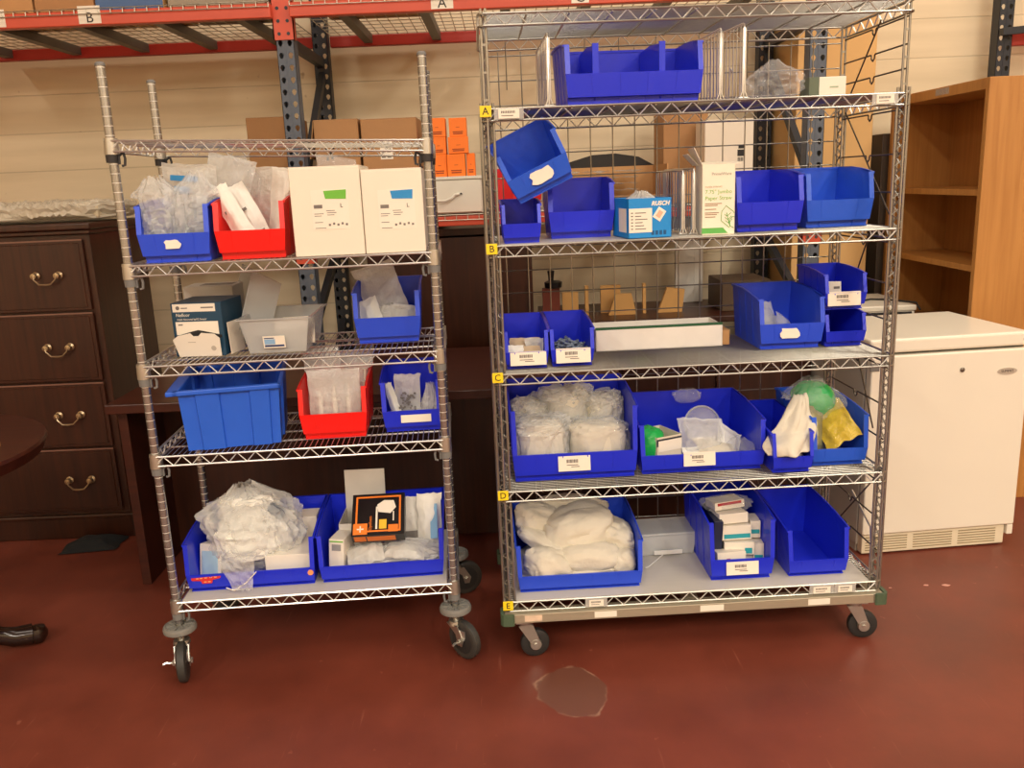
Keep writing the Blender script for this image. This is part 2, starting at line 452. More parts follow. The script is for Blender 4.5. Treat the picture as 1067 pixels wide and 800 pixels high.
def stem_caster(parent, x, y, rz, braked=True):
    rw = 0.0635
    zc = FZ + rw
    f = MB()
    f.lathe([(0.0, 0.0), (0.0105, 0.0), (0.0105, -0.060), (0.0, -0.060)], 12)
    f.lathe([(0.0, -0.056), (0.024, -0.058), (0.027, -0.070), (0.0, -0.070)], 16)
    # fork: bridge and two bent cheeks
    zrel = zc - ZB1
    off = -0.036
    for sx in (-1, 1):
        f.prism([(0.022, -0.066), (-0.026, -0.066), (off - 0.016, zrel + 0.006), (off - 0.008, zrel - 0.016), (off + 0.010, zrel - 0.014), (off + 0.018, zrel + 0.02)],
                lambda u, v, t, sx=sx: (t, u, v), sx * 0.021 - 0.0015, sx * 0.021 + 0.0015)
    f.box(-0.022, 0.022, -0.026, 0.022, -0.070, -0.066)
    f.tube([(-0.030, off, zrel), (0.030, off, zrel)], 0.006, 10)
    for sx in (-1, 1):
        f.lathe([(0.0, 0.0), (0.010, 0.0), (0.010, 0.006), (0, 0.006)], 6, TR(sx * 0.024 - (0.006 if sx < 0 else 0), off, zrel) @ RY(PI / 2))
    o = f.build('caster', galv, parent); o.location = (x, y, ZB1); o.rotation_euler = (0, 0, rz)
    w = MB().lathe([(0.012, -0.015), (0.050, -0.014), (0.056, -0.014), (0.0625, -0.010), (0.0635, -0.004), (0.0635, 0.004), (0.0625, 0.010), (0.056, 0.014), (0.050, 0.014), (0.012, 0.015)], 28, RY(PI / 2), 0)
    w.lathe([(0.0, -0.0155), (0.030, -0.0160), (0.046, -0.0138), (0.0, -0.0138)], 24, RY(PI / 2), 1)
    w.lathe([(0.0, 0.0138), (0.046, 0.0138), (0.030, 0.0160), (0.0, 0.0155)], 24, RY(PI / 2), 1)
    wo = w.build('wheel', [grey_rubber, rubber], o); wo.location = (0, off, zrel)
    b = MB()
    b.lathe([(0.0135, -0.026), (0.044, -0.030), (0.0505, -0.025), (0.0515, -0.016), (0.0480, -0.008), (0.043, -0.006), (0.040, -0.010), (0.0135, -0.012)], 28)
    for i in range(10):
        b.box(0.014, 0.041, -0.002, 0.002, -0.012, -0.0065, M=RZ(2 * PI * i / 10))
    bo = b.build('donut_bumper', mat('bumper_grey', (122, 120, 114), rough=0.55), o)
    if braked:
        l = MB()
        l.box(-0.020, 0.020, off - 0.030, off - 0.012, 0.0, 0.004, M=TR(0, 0.008, -0.082) @ RX(0.45))
        l.box(-0.020, -0.016, off - 0.028, off + 0.01, -0.02, 0.004, M=TR(0, 0.008, -0.082))
        l.box(0.016, 0.020, off - 0.028, off + 0.01, -0.02, 0.004, M=TR(0, 0.008, -0.082))
        l.tube([(-0.030, off, zrel), (-0.048, off - 0.004, zrel + 0.006), (-0.058, off - 0.006, zrel + 0.004)], 0.004, 6)
        l.build('brake_lever', chrome, o)
    return o
stem_caster(cart1, 0, 0, 0.20)
stem_caster(cart1, W1, 0, 0.75)
stem_caster(cart1, 0, D1, 2.2, False)
stem_caster(cart1, W1, D1, 1.9, False)

# ---- right cart
cart2 = thing('wire_shelf_cart', 'wider, taller wire shelving cart with yellow lettered markers and a grid back', 'shelving cart', None, M2)
ZB2, ZT2 = 0.125, 1.896
def truss_post(z0, zmid, z1):
    mb = MB()
    for s in (-1, 1):
        mb.tube([(s * 0.0165, 0, z0), (s * 0.0165, 0, zmid + 0.012)], 0.0042, 8)
        mb.tube([(s * 0.0065, 0, zmid - 0.02), (s * 0.0065, 0, z1)], 0.0036, 8)
        mb.tube([(0, s * 0.0165, z0), (0, s * 0.0165, zmid + 0.012)], 0.0036, 6)
    k = int((zmid - z0) / 0.0225)
    pts = [((0.0145 if i % 2 else -0.0145), -0.002, z0 + (zmid - z0) * i / k) for i in range(k + 1)]
    mb.tube(pts, 0.0026, 5)
    pts = [(0.0, (0.0145 if i % 2 else -0.0145), z0 + (zmid - z0) * i / k) for i in range(k + 1)]
    mb.tube(pts, 0.0022, 4)
    for i in range(4):
        z = zmid + 0.02 + (z1 - zmid - 0.04) * i / 3
        mb.box(-0.007, 0.007, -0.0018, 0.0018, z - 0.003, z + 0.003)
    return mb
tp = None
for (x, y) in ((0, 0), (W2, 0), (0, D2), (W2, D2)):
    if tp is None:
        p = truss_post(ZB2, 1.640, ZT2).build('truss_post', dull_chrome, cart2); tp = p.data
    else:
        p = bpy.data.objects.new('truss_post', tp); C.objects.link(p); p.parent = cart2
    p.location = (x, y, 0)
sh_me = None
for k in ('top', 'A', 'B', 'C', 'D', 'E'):
    if sh_me is None:
        s = shelf_mesh(W2, D2, True, 0.0125, 0.060, th=0.034).build('wire_shelf', [dull_chrome, bright_wire], cart2); sh_me = s.data
    else:
        s = bpy.data.objects.new('wire_shelf', sh_me); C.objects.link(s); s.parent = cart2
    s.location = (0, 0, S2[k])
    if k != 'top':
        m = MB().rbox(-0.021, 0.011, -0.0275, -0.0235, -0.024, 0.006, r=0.001).build('shelf_marker', yellow_tag, s)
        m['label'] = 'yellow marker with the black letter ' + k
        lettering('marker_letter', k, 0.027, ink, m, TR(-0.005, -0.0278, -0.009) @ FRONT, 'CENTER', 0.0008)
# back grid and hooked side frames, bay by bay
g = MB()
za, zb_ = S2['E'] + 0.02, S2['top'] - 0.04
x = 0.05
i = 0
while x < W2 - 0.02:
    g.tube([(x, D2 + 0.018, za), (x, D2 + 0.018, zb_)], 0.0021, 5)
    x += 0.0735
z = za + 0.05
while z < zb_:
    g.tube([(0.0, D2 + 0.021, z), (W2, D2 + 0.021, z)], 0.0021, 5)
    z += 0.0765
for x in (0.075, 0.19, 0.33, 0.44, 0.56, 0.70, 0.86):
    g.tube([(x, D2 + 0.010, S2['A'] + 0.09), (x, D2 + 0.010, S2['top'] - 0.01)], 0.0018, 4)
g.build('back_grid', dull_chrome, cart2)
def side_frame(xs):
    mb = MB()
    lev = ['E', 'D', 'C', 'B', 'A', 'top']
    for a, b in zip(lev[:-1], lev[1:]):
        z0, z1 = S2[a] + 0.01, S2[b] - 0.045
        for f in (0.28, 0.62, 1.0):
            z = z0 + (z1 - z0) * f
            y0, y1, ym = 0.004, D2 - 0.004, D2 * 0.5
            mb.tube([(xs, y0, z), (xs, ym - 0.015, z), (xs, ym - 0.011, z - 0.003), (xs, ym - 0.010, z - 0.012), (xs, ym, z - 0.019), (xs, ym + 0.010, z - 0.012), (xs, ym + 0.011, z - 0.003), (xs, ym + 0.015, z), (xs, y1, z)], 0.0026, 6)
        if a in ('A', 'C'):
            mb.tube([(xs + 0.004, D2 * 0.42, z1 + 0.02), (xs + 0.004, D2 * 0.92, z0)], 0.0026, 5)
        elif a == 'B':
            mb.tube([(xs + 0.004, D2 * 0.95, z1 + 0.02), (xs + 0.004, 0.03, z0)], 0.0026, 5)
        elif a == 'D':
            mb.tube([(xs + 0.004, D2 * 0.55, z1 + 0.02), (xs + 0.004, D2 * 0.2, z0 + 0.1)], 0.0026, 5)
        else:
            mb.tube([(xs + 0.004, 0.03, z1 + 0.02), (xs + 0.004, D2 * 0.9, z0)], 0.0026, 5)
            mb.tube([(xs + 0.004, D2 * 0.5, z1 - 0.1), (xs + 0.004, 0.06, z0 + 0.14), (xs + 0.004, 0.03, z0)], 0.0040, 5, mi=1)
    return mb
side_frame(W2 + 0.003).build('side_frame', [dark_steel_wire := mat('dark_wire', (96, 88, 78), rough=0.4, metal=0.9), chrome], cart2)
side_frame(-0.003).build('side_frame', [dull_chrome, dull_chrome], cart2)
# dolly base
b = MB()
zr0, zr1 = 0.088, 0.1185
b.rbox(-0.018, W2 + 0.018, -0.034, 0.014, zr0, zr1, r=0.002)
b.rbox(-0.018, W2 + 0.018, D2 - 0.014, D2 + 0.034, zr0, zr1, r=0.002)
b.rbox(-0.018, 0.030, 0.014, D2 - 0.014, zr0, zr1, r=0.002)
b.rbox(W2 - 0.030, W2 + 0.018, 0.014, D2 - 0.014, zr0, zr1, r=0.002)
b.box(W2 * .5 - .02, W2 * .5 + .02, 0.014, D2 - 0.014, zr0, zr1)
base = b.build('dolly_base', alum, cart2)
green_bump = mat('green_vinyl', (74, 92, 70), rough=0.55, var=0.15)
for x, y, a in ((0, 0, 0), (W2, 0, PI / 2), (W2, D2, PI), (0, D2, -PI / 2)):
    m = MB()
    pts = [(-0.026, 0.014), (-0.030, 0.008), (-0.030, -0.030), (-0.022, -0.041), (-0.010, -0.043), (0.008, -0.043), (0.013, -0.039), (0.008, -0.0345), (-0.0185, -0.0345), (-0.0185, 0.014)]
    kx, ky = (-1 if x > 0 else 1), (-1 if y > 0 else 1)
    m.prism(pts, lambda u, v, t: (u * kx, v * ky, t), zr0 - 0.004, zr1 + 0.004)
    o = m.build('corner_bumper', green_bump, base); o.location = (x, y, 0)
for x, w in ((0.045, 0.055), (0.265, 0.07), (0.60, 0.075), (0.945, 0.07)):
    MB().box(x, x + w, -0.0352, -0.034, zr0 + 0.006, zr1 - 0.005).build('sticker', paper if x > 0.1 else mat('worn_sticker', (222, 196, 170), rough=0.6, var=0.25, scale=60), base)
def plate_caster(x, y, rz):
    rw = 0.047
    zc = FZ + rw
    f = MB()
    f.box(-0.034, 0.034, -0.028, 0.028, zr0 - 0.004, zr0)
    f.lathe([(0, zr0 - 0.016), (0.024, zr0 - 0.016), (0.026, zr0 - 0.004), (0, zr0 - 0.004)], 16)
    off = 0.028
    for s in (-1, 1):
        f.prism([(-0.026, zr0 - 0.016), (0.020, zr0 - 0.016), (off + 0.013, zc + 0.012), (off + 0.012, zc - 0.010), (off - 0.010, zc - 0.010), (off - 0.016, zc + 0.006)],
                lambda u, v, t: (u, t, v), s * 0.020 - 0.0015, s * 0.020 + 0.0015)
    f.tube([(off, -0.028, zc), (off, 0.028, zc)], 0.0065, 10)
    f.lathe([(0.0, -0.0235), (0.017, -0.0235), (0.019, -0.021), (0.019, 0.021), (0.017, 0.0235), (0, 0.0235)], 18, TR(off, 0, zc) @ RX(PI / 2))
    o = f.build('caster', galv, cart2); o.location = (x, y, 0); o.rotation_euler = (0, 0, rz)
    w = MB().lathe([(0.020, -0.013), (0.038, -0.014), (0.0455, -0.010), (0.047, -0.004), (0.047, 0.004), (0.0455, 0.010), (0.038, 0.014), (0.020, 0.013)], 28, RX(PI / 2))
    wo = w.build('wheel', rubber, o); wo.location = (off, 0, zc)
    return o
plate_caster(0.048, 0.0, 0.12); plate_caster(W2 - 0.062, 0.0, -0.1); plate_caster(0.05, D2, 0.3); plate_caster(W2 - 0.05, D2, 0.1)
# label holders clipped to the shelf fronts
holder_mat = mat('clear_label_holder', (214, 212, 206), rough=0.2, alpha=0.45)
def shelf_card(k, x, w, h=0.024, clear=True, txt=True):
    z = S2[k]
    hld = MB().rbox(x - 0.012, x + w + 0.012, -0.0215, -0.0195, z - 0.032, z - 0.002, r=0.0008).build('label_holder', holder_mat, cart2)
    c = MB().box(x, x + w, -0.0228, -0.0216, z - 0.029, z - 0.029 + h).build('label_card', paper, hld)
    if txt:
        t = MB()
        for i in range(9):
            t.box(x + w * (.14 + .075 * i), x + w * (.14 + .075 * i) + w * .045, -0.0234, -0.0228, z - 0.029 + h * .55, z - 0.029 + h * .8)
        t.box(x + w * .14, x + w * .7, -0.0234, -0.0228, z - 0.029 + h * .25, z - 0.029 + h * .33)
        t.build('barcode', grey_ink, hld)
shelf_card('A', 0.030, 0.058, 0.025, False)
shelf_card('A', 1.085, 0.05)
shelf_card('E', 0.250, 0.046, 0.022)
shelf_card('E', 0.965, 0.055, 0.022)
shelf_card('E', 1.045, 0.045, 0.022)
# ------------------------------------------------------------------ hopper-front plastic bins
def bin_mesh(w, d, h, lip, dividers=(), thick=0.0028, ribs=True):
    """origin: front centre of the base; y runs back. Sides step down at the front, the lip leans out over a recessed foot."""
    mb = MB()
    hw = w / 2
    bw = 0.90 if w < 0.3 else 0.955
    def T(x, y, z):
        return (x * (bw + (1 - bw) * min(1.0, z / (0.45 * h))), y, z)
    lb = max(0.018, lip * 0.27)           # lip's lower edge
    fo = -0.018                            # lip stands out in front of the foot
    side = [(0.010, 0.0), (d, 0.0), (d + 0.004, h), (d * 0.62, h), (d * 0.30, h * 0.965), (fo + 0.014, h * 0.90), (fo, lip * 1.02), (fo + 0.006, lb), (0.006, lb * 0.8)]
    for s in (-1, 1):
        mb.prism(side, lambda u, v, t, s=s: T(s * (hw - t), u, v), 0.0, thick)
        # flange round the top edge and down the front, turned outwards a little
        path = [(d, h), (d * 0.62, h), (d * 0.30, h * 0.965), (fo + 0.014, h * 0.90)]
        for (a, b) in zip(path[:-1], path[1:]):
            vs = [T(s * (hw + dx), y, z + dz) for (y, z) in (a, b) for dx in (-thick, 0.0035) for dz in (-0.006, 0.0)]
            mb.add(vs, [(0, 1, 3, 2), (4, 6, 7, 5), (0, 4, 5, 1), (2, 3, 7, 6), (0, 2, 6, 4), (1, 5, 7, 3)])
        fl = min(0.014, w * 0.085)
        a, b = (fo + 0.014, h * 0.90), (fo, lip)
        vs = [T(s * (hw - dx), y + dy, z) for (y, z) in (a, b) for dx in (0.0, fl) for dy in (-0.001, 0.004)]
        mb.add(vs, [(0, 1, 3, 2), (4, 6, 7, 5), (0, 4, 5, 1), (2, 3, 7, 6), (0, 2, 6, 4), (1, 5, 7, 3)])
    mb.box(-hw, hw, d - thick, d, 0.0, h, T=lambda x, y, z: T(x, y + 0.004 * z / h, z))
    vs_t = lambda x, y, z: T(x, y, z)
    mb.box(-hw - 0.003, hw + 0.003, d - 0.001, d + 0.009, h - 0.007, h, T=vs_t)
    mb.box(-hw, hw, 0.0, d, 0.0, thick, T=vs_t)
    # front: recessed foot, underside of the lip, lip
    mb.box(-hw, hw, 0.008, 0.008 + thick, 0.0, lb, T=vs_t)
    mb.prism([(0.008 + thick, lb - thick), (0.008 + thick, lb), (fo + 0.006, lb + 0.001), (fo + 0.006, lb - thick * .6)], lambda u, v, t: T(t, u, v), -hw, hw)
    mb.prism([(fo + 0.006, lb - thick * .6), (fo, lip), (fo + 0.006, lip), (fo + 0.0105, lb)], lambda u, v, t: T(t, u, v), -hw, hw)
    if ribs:
        for x in (-hw * .55, hw * .55) if w < 0.3 else (-hw * .62, -hw * .2, hw * .2, hw * .62):
            mb.prism([(fo + 0.0050, lb + .004), (fo - 0.0012, lip - 0.002), (fo + 0.001, lip - 0.002), (fo + 0.008, lb + .004)], lambda u, v, t: T(t, u, v), x - 0.0012, x + 0.0012)
            mb.box(x - 0.0015, x + 0.0015, 0.005, 0.009, 0.0, lb - .003, T=vs_t)
        for s in (-1, 1):                      # stacking ribs along the sides
            for f in (0.25, 0.5, 0.75):
                mb.box(*sorted((s * hw, s * (hw + 0.0015))), d * f - .001, d * f + .001, 0.01, h * .93, T=vs_t)
    for x in dividers:
        dv = [(0.014, thick), (d - thick, thick), (d - thick, h * .93), (d * .5, h * .95), (fo + 0.018, h * .88), (fo + 0.012, lip), (0.0, lb)]
        mb.prism(dv, lambda u, v, t: (t, u, v), x - 0.0018, x + 0.0018)
        mb.box(x - 0.0085, x + 0.0085, fo + 0.004, fo + 0.011, lip * .98, h * .90)
    return mb
DIM = {}
def bin_card(o, lip, cx, w, h, tilt=0.0, bar=True, dz=0.0, torn=False):
    lb = max(0.018, lip * 0.27)
    cz = (lb + lip) / 2 + dz
    y = -0.018 + 0.003 - 0.0035
    M = TR(cx, y, cz) @ RX(-0.09) @ RY(tilt)
    if torn:
        rnd = random.Random(int(cx * 1000) + int(w * 1e4))
        poly = []
        for i in range(14):
            t = 2 * PI * i / 14
            k = 1.0 - rnd.random() * 0.3
            poly.append((max(-1, min(1, 1.25 * math.cos(t))) * w / 2 * k, max(-1, min(1, 1.25 * math.sin(t))) * h / 2 * (k * .5 + .5)))
        c = MB().prism(poly, lambda u, v, t: (u, t, v), -0.0008, 0.0002).build('label_remnant', paper, o)
    else:
        c = MB().box(-w / 2, w / 2, -0.0010, 0.0004, -h / 2, h / 2).build('label_card', paper, o)
    c.matrix_local = M
    if bar:
        t = MB()
        for i in range(10):
            t.box(-w * .24 + i * w * .036, -w * .24 + i * w * .036 + w * (.022 if i % 3 else .03), -0.0016, -0.0010, h * .05, h * .27)
        t.box(-w * .24, w * .12, -0.0016, -0.0010, -h * .12, -h * .07)
        t.box(-w * .10, w * .16, -0.0016, -0.0010, -h * .24, -h * .19)
        t.build('barcode', grey_ink, c)
    return c
def make_bin(label, M, w, d, h, lip, m, group, dividers=(), card=None):
    o = bin_mesh(w, d, h, lip, dividers).build('storage_bin', m)
    tag(o, label, 'storage bin', group)
    o.matrix_world = M; DIM[o.name] = (w, d, h, lip)
    if card: bin_card(o, lip, *card[0], **(card[1] if len(card) > 1 else {}))
    return o
GB = 'plastic bins on the wire carts'
Md, Bg = (0.206, 0.276, 0.178, 0.082), (0.418, 0.372, 0.178, 0.062)
def on1(k, x, y, rz=0.0): return M1 @ TR(x, y, S1[k] + 0.0006) @ RZ(rz)
def on2(k, x, y, rz=0.0): return M2 @ TR(x, y, S2[k] + 0.0006) @ RZ(rz)
B = {}
B['a1'] = make_bin('blue bin full of clear tubing bags, top left of the narrow cart', on1(2, 0.134, 0.022), 0.202, 0.276, 0.178, 0.082, bin_mid, GB, card=((-0.005, 0.052, 0.026), dict(bar=False, torn=True)))
B['r1'] = make_bin('red bin of upright white pouches beside the two white cartons', on1(2, 0.347, 0.028), 0.200, 0.276, 0.178, 0.082, bin_red, GB)
B['b3'] = make_bin('blue bin with a bag flopping out, right on the narrow cart\'s middle shelf', on1(3, 0.707, 0.165), *Md, bin_mid, GB)
B['r4'] = make_bin('red bin of clear syringe bags beside the deep blue tote', on1(4, 0.528, 0.07), *Md, bin_red, GB)
B['b4'] = make_bin('blue bin with a long white label, right of the lower red bin', on1(4, 0.767, 0.10), 0.186, 0.276, 0.178, 0.070, bin_blue, GB, card=((0.012, 0.094, 0.024), dict(bar=False)))
B['g5'] = make_bin('wide blue bin with a bag spilling over its lip, bottom left of the narrow cart', on1(5, 0.228, 0.052), 0.405, 0.325, 0.178, 0.062, bin_blue, GB)
B['h5'] = make_bin('wide blue bin holding the black and orange box, bottom right of the narrow cart', on1(5, 0.641, 0.052), 0.400, 0.325, 0.178, 0.060, bin_blue, GB)
B['A3'] = make_bin('wide blue bin with three empty compartments on marker A shelf', on2('A', 0.412, 0.020, 0.03), 0.386, 0.27, 0.178, 0.082, bin_blue, GB, dividers=(-0.108, 0.078))
B['Bs'] = make_bin('small empty blue bin under the tilted bin, beside marker B', on2('B', 0.085, 0.035), 0.112, 0.22, 0.122, 0.056, bin_blue, GB)
B['B2'] = make_bin('empty dark blue bin between the tilted bin and the bright blue glove carton', on2('B', 0.272, 0.150), 0.200, 0.22, 0.178, 0.080, bin_blue, GB)
B['B3'] = make_bin('empty deep blue bin right beside the paper straw carton', on2('B', 0.824, 0.085), 0.200, 0.276, 0.178, 0.086, bin_blue, GB)
B['B4'] = make_bin('empty worn lighter blue bin at the right end of the straw carton\'s shelf', on2('B', 1.052, 0.13), 0.205, 0.25, 0.178, 0.082, bin_light, GB)
Sm = (0.132, 0.276, 0.127, 0.054)
B['C1'] = make_bin('small blue bin of tan packets beside marker C, left of its twin', on2('C', 0.086, 0.045), *Sm, bin_blue, GB, card=((0.004, 0.108, 0.042), dict(dz=-0.002)))
B['C2'] = make_bin('small blue bin of grey clips, right of its twin beside marker C', on2('C', 0.224, 0.052), *Sm, bin_blue, GB, card=((0.002, 0.104, 0.044), dict(dz=-0.001)))
B['C3'] = make_bin('mid blue bin with a torn label, between the white tray and the stacked pair', on2('C', 0.926, 0.150), *Md, bin_mid, GB, card=((-0.008, 0.066, 0.034), dict(torn=True, bar=False)))
B['Cb'] = make_bin('small blue bin carrying another bin on its rims, right end of marker C shelf', on2('C', 1.098, 0.150), 0.128, 0.25, 0.114, 0.050, bin_blue, GB)
B['Ct'] = make_bin('small blue bin stacked on top of another with a white box inside', M2 @ TR(1.099, 0.165, S2['C'] + 0.1155), 0.132, 0.22, 0.124, 0.054, bin_blue, GB, card=((-0.006, 0.104, 0.044), dict(dz=0.0)))
B['D1'] = make_bin('tall wide blue bin packed with white bagged linens, beside marker D', on2('D', 0.226, 0.066), 0.392, 0.335, 0.255, 0.090, bin_blue, GB, card=((-0.004, 0.100, 0.048), dict(dz=0.0)))
B['D2'] = make_bin('wide blue bin with a clear mask and small open carton, middle of marker D shelf', on2('D', 0.629, 0.075), 0.396, 0.35, 0.178, 0.064, bin_blue, GB, card=((-0.012, 0.100, 0.044), dict(dz=0.006)))
B['D3'] = make_bin('narrow blue bin with a white cap hanging out, beside the green bundle\'s bin', on2('D', 0.897, 0.024), 0.128, 0.35, 0.142, 0.054, bin_blue, GB)
B['D4'] = make_bin('lighter blue bin holding the green bundle, right end of marker D shelf', on2('D', 1.062, 0.068), 0.180, 0.325, 0.178, 0.058, bin_light, GB)
B['E1'] = make_bin('wide blue bin heaped with white caps, beside marker E', on2('E', 0.230, 0.042), 0.402, 0.335, 0.178, 0.060, bin_mid, GB)
B['E2'] = make_bin('tall blue bin of medicine boxes on the bottom shelf', on2('E', 0.753, 0.050), 0.212, 0.345, 0.222, 0.076, bin_blue, GB, card=((0.000, 0.104, 0.044), dict(dz=-0.002)))
B['E3'] = make_bin('empty bright blue bin at the right end of the bottom shelf', on2('E', 1.000, 0.048), 0.198, 0.345, 0.178, 0.060, bin_blue, GB)
# the bin lying askew on the small one
Mt = M2 @ TR(0.163, 0.045, S2['B'] + 0.146) @ RY(-0.43) @ RX(0.15)
B['Bt'] = make_bin('blue bin tipped askew on top of another, torn label on its lip', Mt, 0.186, 0.20, 0.165, 0.076, bin_light, GB, card=((0.004, 0.075, 0.04), dict(torn=True, bar=False)))
# ------------------------------------------------------------------ pallet rack along the wall
RF, RB = 4.0, 4.85
def holed_post(h, m_idx=0):
    """C-shaped rack post, 76 mm wide, two columns of open teardrop slots in its front plate; origin at its foot, plate at y=0"""
    mb = MB()
    hw, cell = 0.0385, 0.0508
    n = int(h / cell)
    for c in (-1, 1):
        x0, x1 = (-hw, 0.0) if c < 0 else (0.0, hw)
        cx = (x0 + x1) / 2 + 0.001 * c
        for i in range(n):
            z0, z1 = i * cell, (i + 1) * cell
            zc = (z0 + z1) / 2
            outer = [(x1, z0), (x1, zc), (x1, z1), (cx, z1), (x0, z1), (x0, zc), (x0, z0), (cx, z0)]
            inner = [(cx + .0058, zc - .008), (cx + .0105, zc + .004), (cx + .0062, zc + .0125), (cx, zc + .0145), (cx - .0062, zc + .0125), (cx - .0105, zc + .004), (cx - .0058, zc - .008), (cx, zc - .0125)]
            vs = [(x, 0.0, z) for x, z in outer] + [(x, 0.0, z) for x, z in inner] + [(x, 0.0022, z) for x, z in inner]
            fs = []
            for k in range(8):
                k2 = (k + 1) % 8
                fs += [(k, k2, 8 + k2, 8 + k), (8 + k, 8 + k2, 16 + k2, 16 + k)]
            mb.add(vs, fs)
    top = n * cell
    for s in (-1, 1):
        mb.box(*sorted((s * hw, s * (hw - 0.0022))), 0.0, 0.070, 0, top)
        mb.box(*sorted((s * hw, s * (hw - 0.013))), 0.068, 0.070, 0, top)
    mb.box(-0.002, 0.002, -0.0015, 0.003, 0, top)
    return mb
rack = thing('pallet_rack', 'orange-red and blue steel pallet rack along the wall behind the carts', 'pallet rack')
HP = 2.56
def upright(x, braces=True, mats=(steel_blue, steel_navy)):
    for y, m in ((RF, mats[0]), (RB - 0.07, mats[1])):
        p = holed_post(HP).build('upright_post', m, rack); p.location = (x, y, FZ)
        q = MB().box(-0.055, 0.055, -0.015, 0.085, 0, 0.006).build('foot_plate', mats[1], p)
    if braces:
        mb = MB()
        for za in (0.25, 2.08):
            mb.box(x - 0.016, x + 0.016, RF + 0.07, RB - 0.07, za - 0.022, za + 0.022)
        for a, b in (((RB - 0.08, 2.02), (RF + 0.075, 1.42)), ((RF + 0.075, 0.80), (RB - 0.08, 1.12)), ((RB - 0.08, 0.72), (RF + 0.075, 0.3))):
            d = Vector((0, b[0] - a[0], b[1] - a[1])); L = d.length; ang = math.atan2(d.z, d.y)
            mb.box(-0.016, 0.016, 0, L, -0.020, 0.020, M=TR(x, a[0], a[1]) @ RX(ang))
        mb.build('frame_brace', steel_navy, rack)
upright(-0.925); upright(1.405)
def beam(x0, x1, y, zb, zt, m, front=True):
    mb = MB()
    s = -1 if front else 1
    mb.rbox(x0, x1, min(y, y + s * 0.045), max(y, y + s * 0.045), zb, zt, r=0.004)
    return mb.build('beam', m, rack)
ZU0, ZU1 = 2.163, 2.222
ZL0, ZL1 = 1.254, 1.296
fb = beam(-3.6, -0.965, RF, ZU0, ZU1, rack_red)
fb2 = beam(-0.885, 1.365, RF, ZU0, ZU1, rack_red)
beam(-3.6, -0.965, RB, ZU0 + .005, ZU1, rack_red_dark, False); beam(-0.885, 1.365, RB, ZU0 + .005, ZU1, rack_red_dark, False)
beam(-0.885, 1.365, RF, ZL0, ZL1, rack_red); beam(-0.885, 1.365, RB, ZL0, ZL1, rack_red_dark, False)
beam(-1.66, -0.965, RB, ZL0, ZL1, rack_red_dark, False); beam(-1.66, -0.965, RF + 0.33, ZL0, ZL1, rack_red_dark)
for x, z in ((-0.925, ZU0), (1.405, ZU0), (1.405, ZL0 - .06), (-0.925, ZL0 - .06)):
    mb = MB()
    mb.box(x - 0.046, x + 0.046, RF - 0.006, RF - 0.002, z - 0.085, z + 0.14)
    for s in (-1, 1):
        mb.box(*sorted((x + s * 0.046, x + s * 0.041)), RF - 0.006, RF + 0.03, z - 0.085, z + 0.14)
        for k in range(4):
            mb.lathe([(0, 0), (0.0078, 0), (0.0078, 0.001), (0, 0.001)], 8, TR(x + s * 0.02, RF - 0.0062, z - 0.06 + k * 0.052) @ RX(PI / 2), 1)
    mb.build('beam_connector', [rack_red, steel_navy], rack)
deck_wire = mat('deck_wire', (190, 182, 164), rough=0.4, metal=0.85, var=0.1)
def deck(x0, x1, z, y0=RF - 0.047, y1=RB + 0.03, waterfall=True):
    mb = MB()
    n = int((x1 - x0) / 0.0508)
    for i in range(n + 1):
        x = x0 + (x1 - x0) * i / n
        pts = [(x, y1, z), (x, y0, z)]
        if waterfall: pts += [(x, y0 - 0.004, z - 0.003), (x, y0 - 0.006, z - 0.022)]
        mb.tube(pts, 0.0022, 5)
    k = int((y1 - y0) / 0.09)
    for i in range(k + 1):
        y = y0 + (y1 - y0) * i / k
        mb.tube([(x0, y, z + 0.003), (x1, y, z + 0.003)], 0.0022, 5)
    if waterfall: mb.tube([(x0, y0 - 0.008, z - 0.020), (x1, y0 - 0.008, z - 0.020)], 0.0022, 5)
    o = mb.build('wire_deck', deck_wire, rack)
    sp = MB()
    j = 0
    x = x0 + 0.2
    while x < x1:
        sp.box(x - 0.022, x + 0.022, RF + 0.002 if y0 < RF else y0 + .02, RB - 0.002, z - 0.045, z - 0.003)
        x += 0.36
    sp.build('deck_support', mat('deck_channel', (104, 100, 92), rough=0.5, metal=0.5), o)
deck(-3.5, -0.97, ZU1 + 0.004); deck(-0.88, 1.36, ZU1 + 0.004); deck(-0.88, 1.36, ZL1 + 0.004)
deck(-1.64, -0.97, ZL1 + 0.004, RF + 0.30, RB + 0.03, False)
def beam_card(b, x, txt, w=0.085):
    c = MB().box(x - w / 2, x + w / 2, RF - 0.0475, RF - 0.0455, ZU0 + 0.006, ZU1 + 0.018).build('beam_card', paper, b)
    c['label'] = 'white card with the letter ' + txt if txt else 'white card'
    if txt: lettering('card_letter', txt, 0.058, ink, c, TR(x, RF - 0.048, ZU0 + 0.028) @ FRONT, 'CENTER')
rack2 = thing('pallet_rack', 'dark steel rack frame with a red beam, behind the bookcase at the right edge', 'pallet rack')
p = holed_post(HP).build('upright_post', steel_navy, rack2); p.location = (2.655, RB - 0.07, FZ)
MB().box(2.62, 3.75, RB - 0.115, RB - 0.075, 2.075, 2.110, M=TR(2.655, 0, 2.09) @ RY(-.06) @ TR(-2.655, 0, -2.09)).build('frame_brace', steel_navy, rack2)
MB().rbox(2.70, 3.8, RB - 0.02, RB + 0.025, 2.03, 2.10, r=.004).build('beam', rack_red_dark, rack2)
beam_card(fb, -1.735, 'B', 0.095); beam_card(fb, -2.145, '', 0.10)
beam_card(fb2, -0.230, 'A', 0.095); beam_card(fb2, 0.36, 'C', 0.075); beam_card(fb2, 0.73, 'B', 0.085)

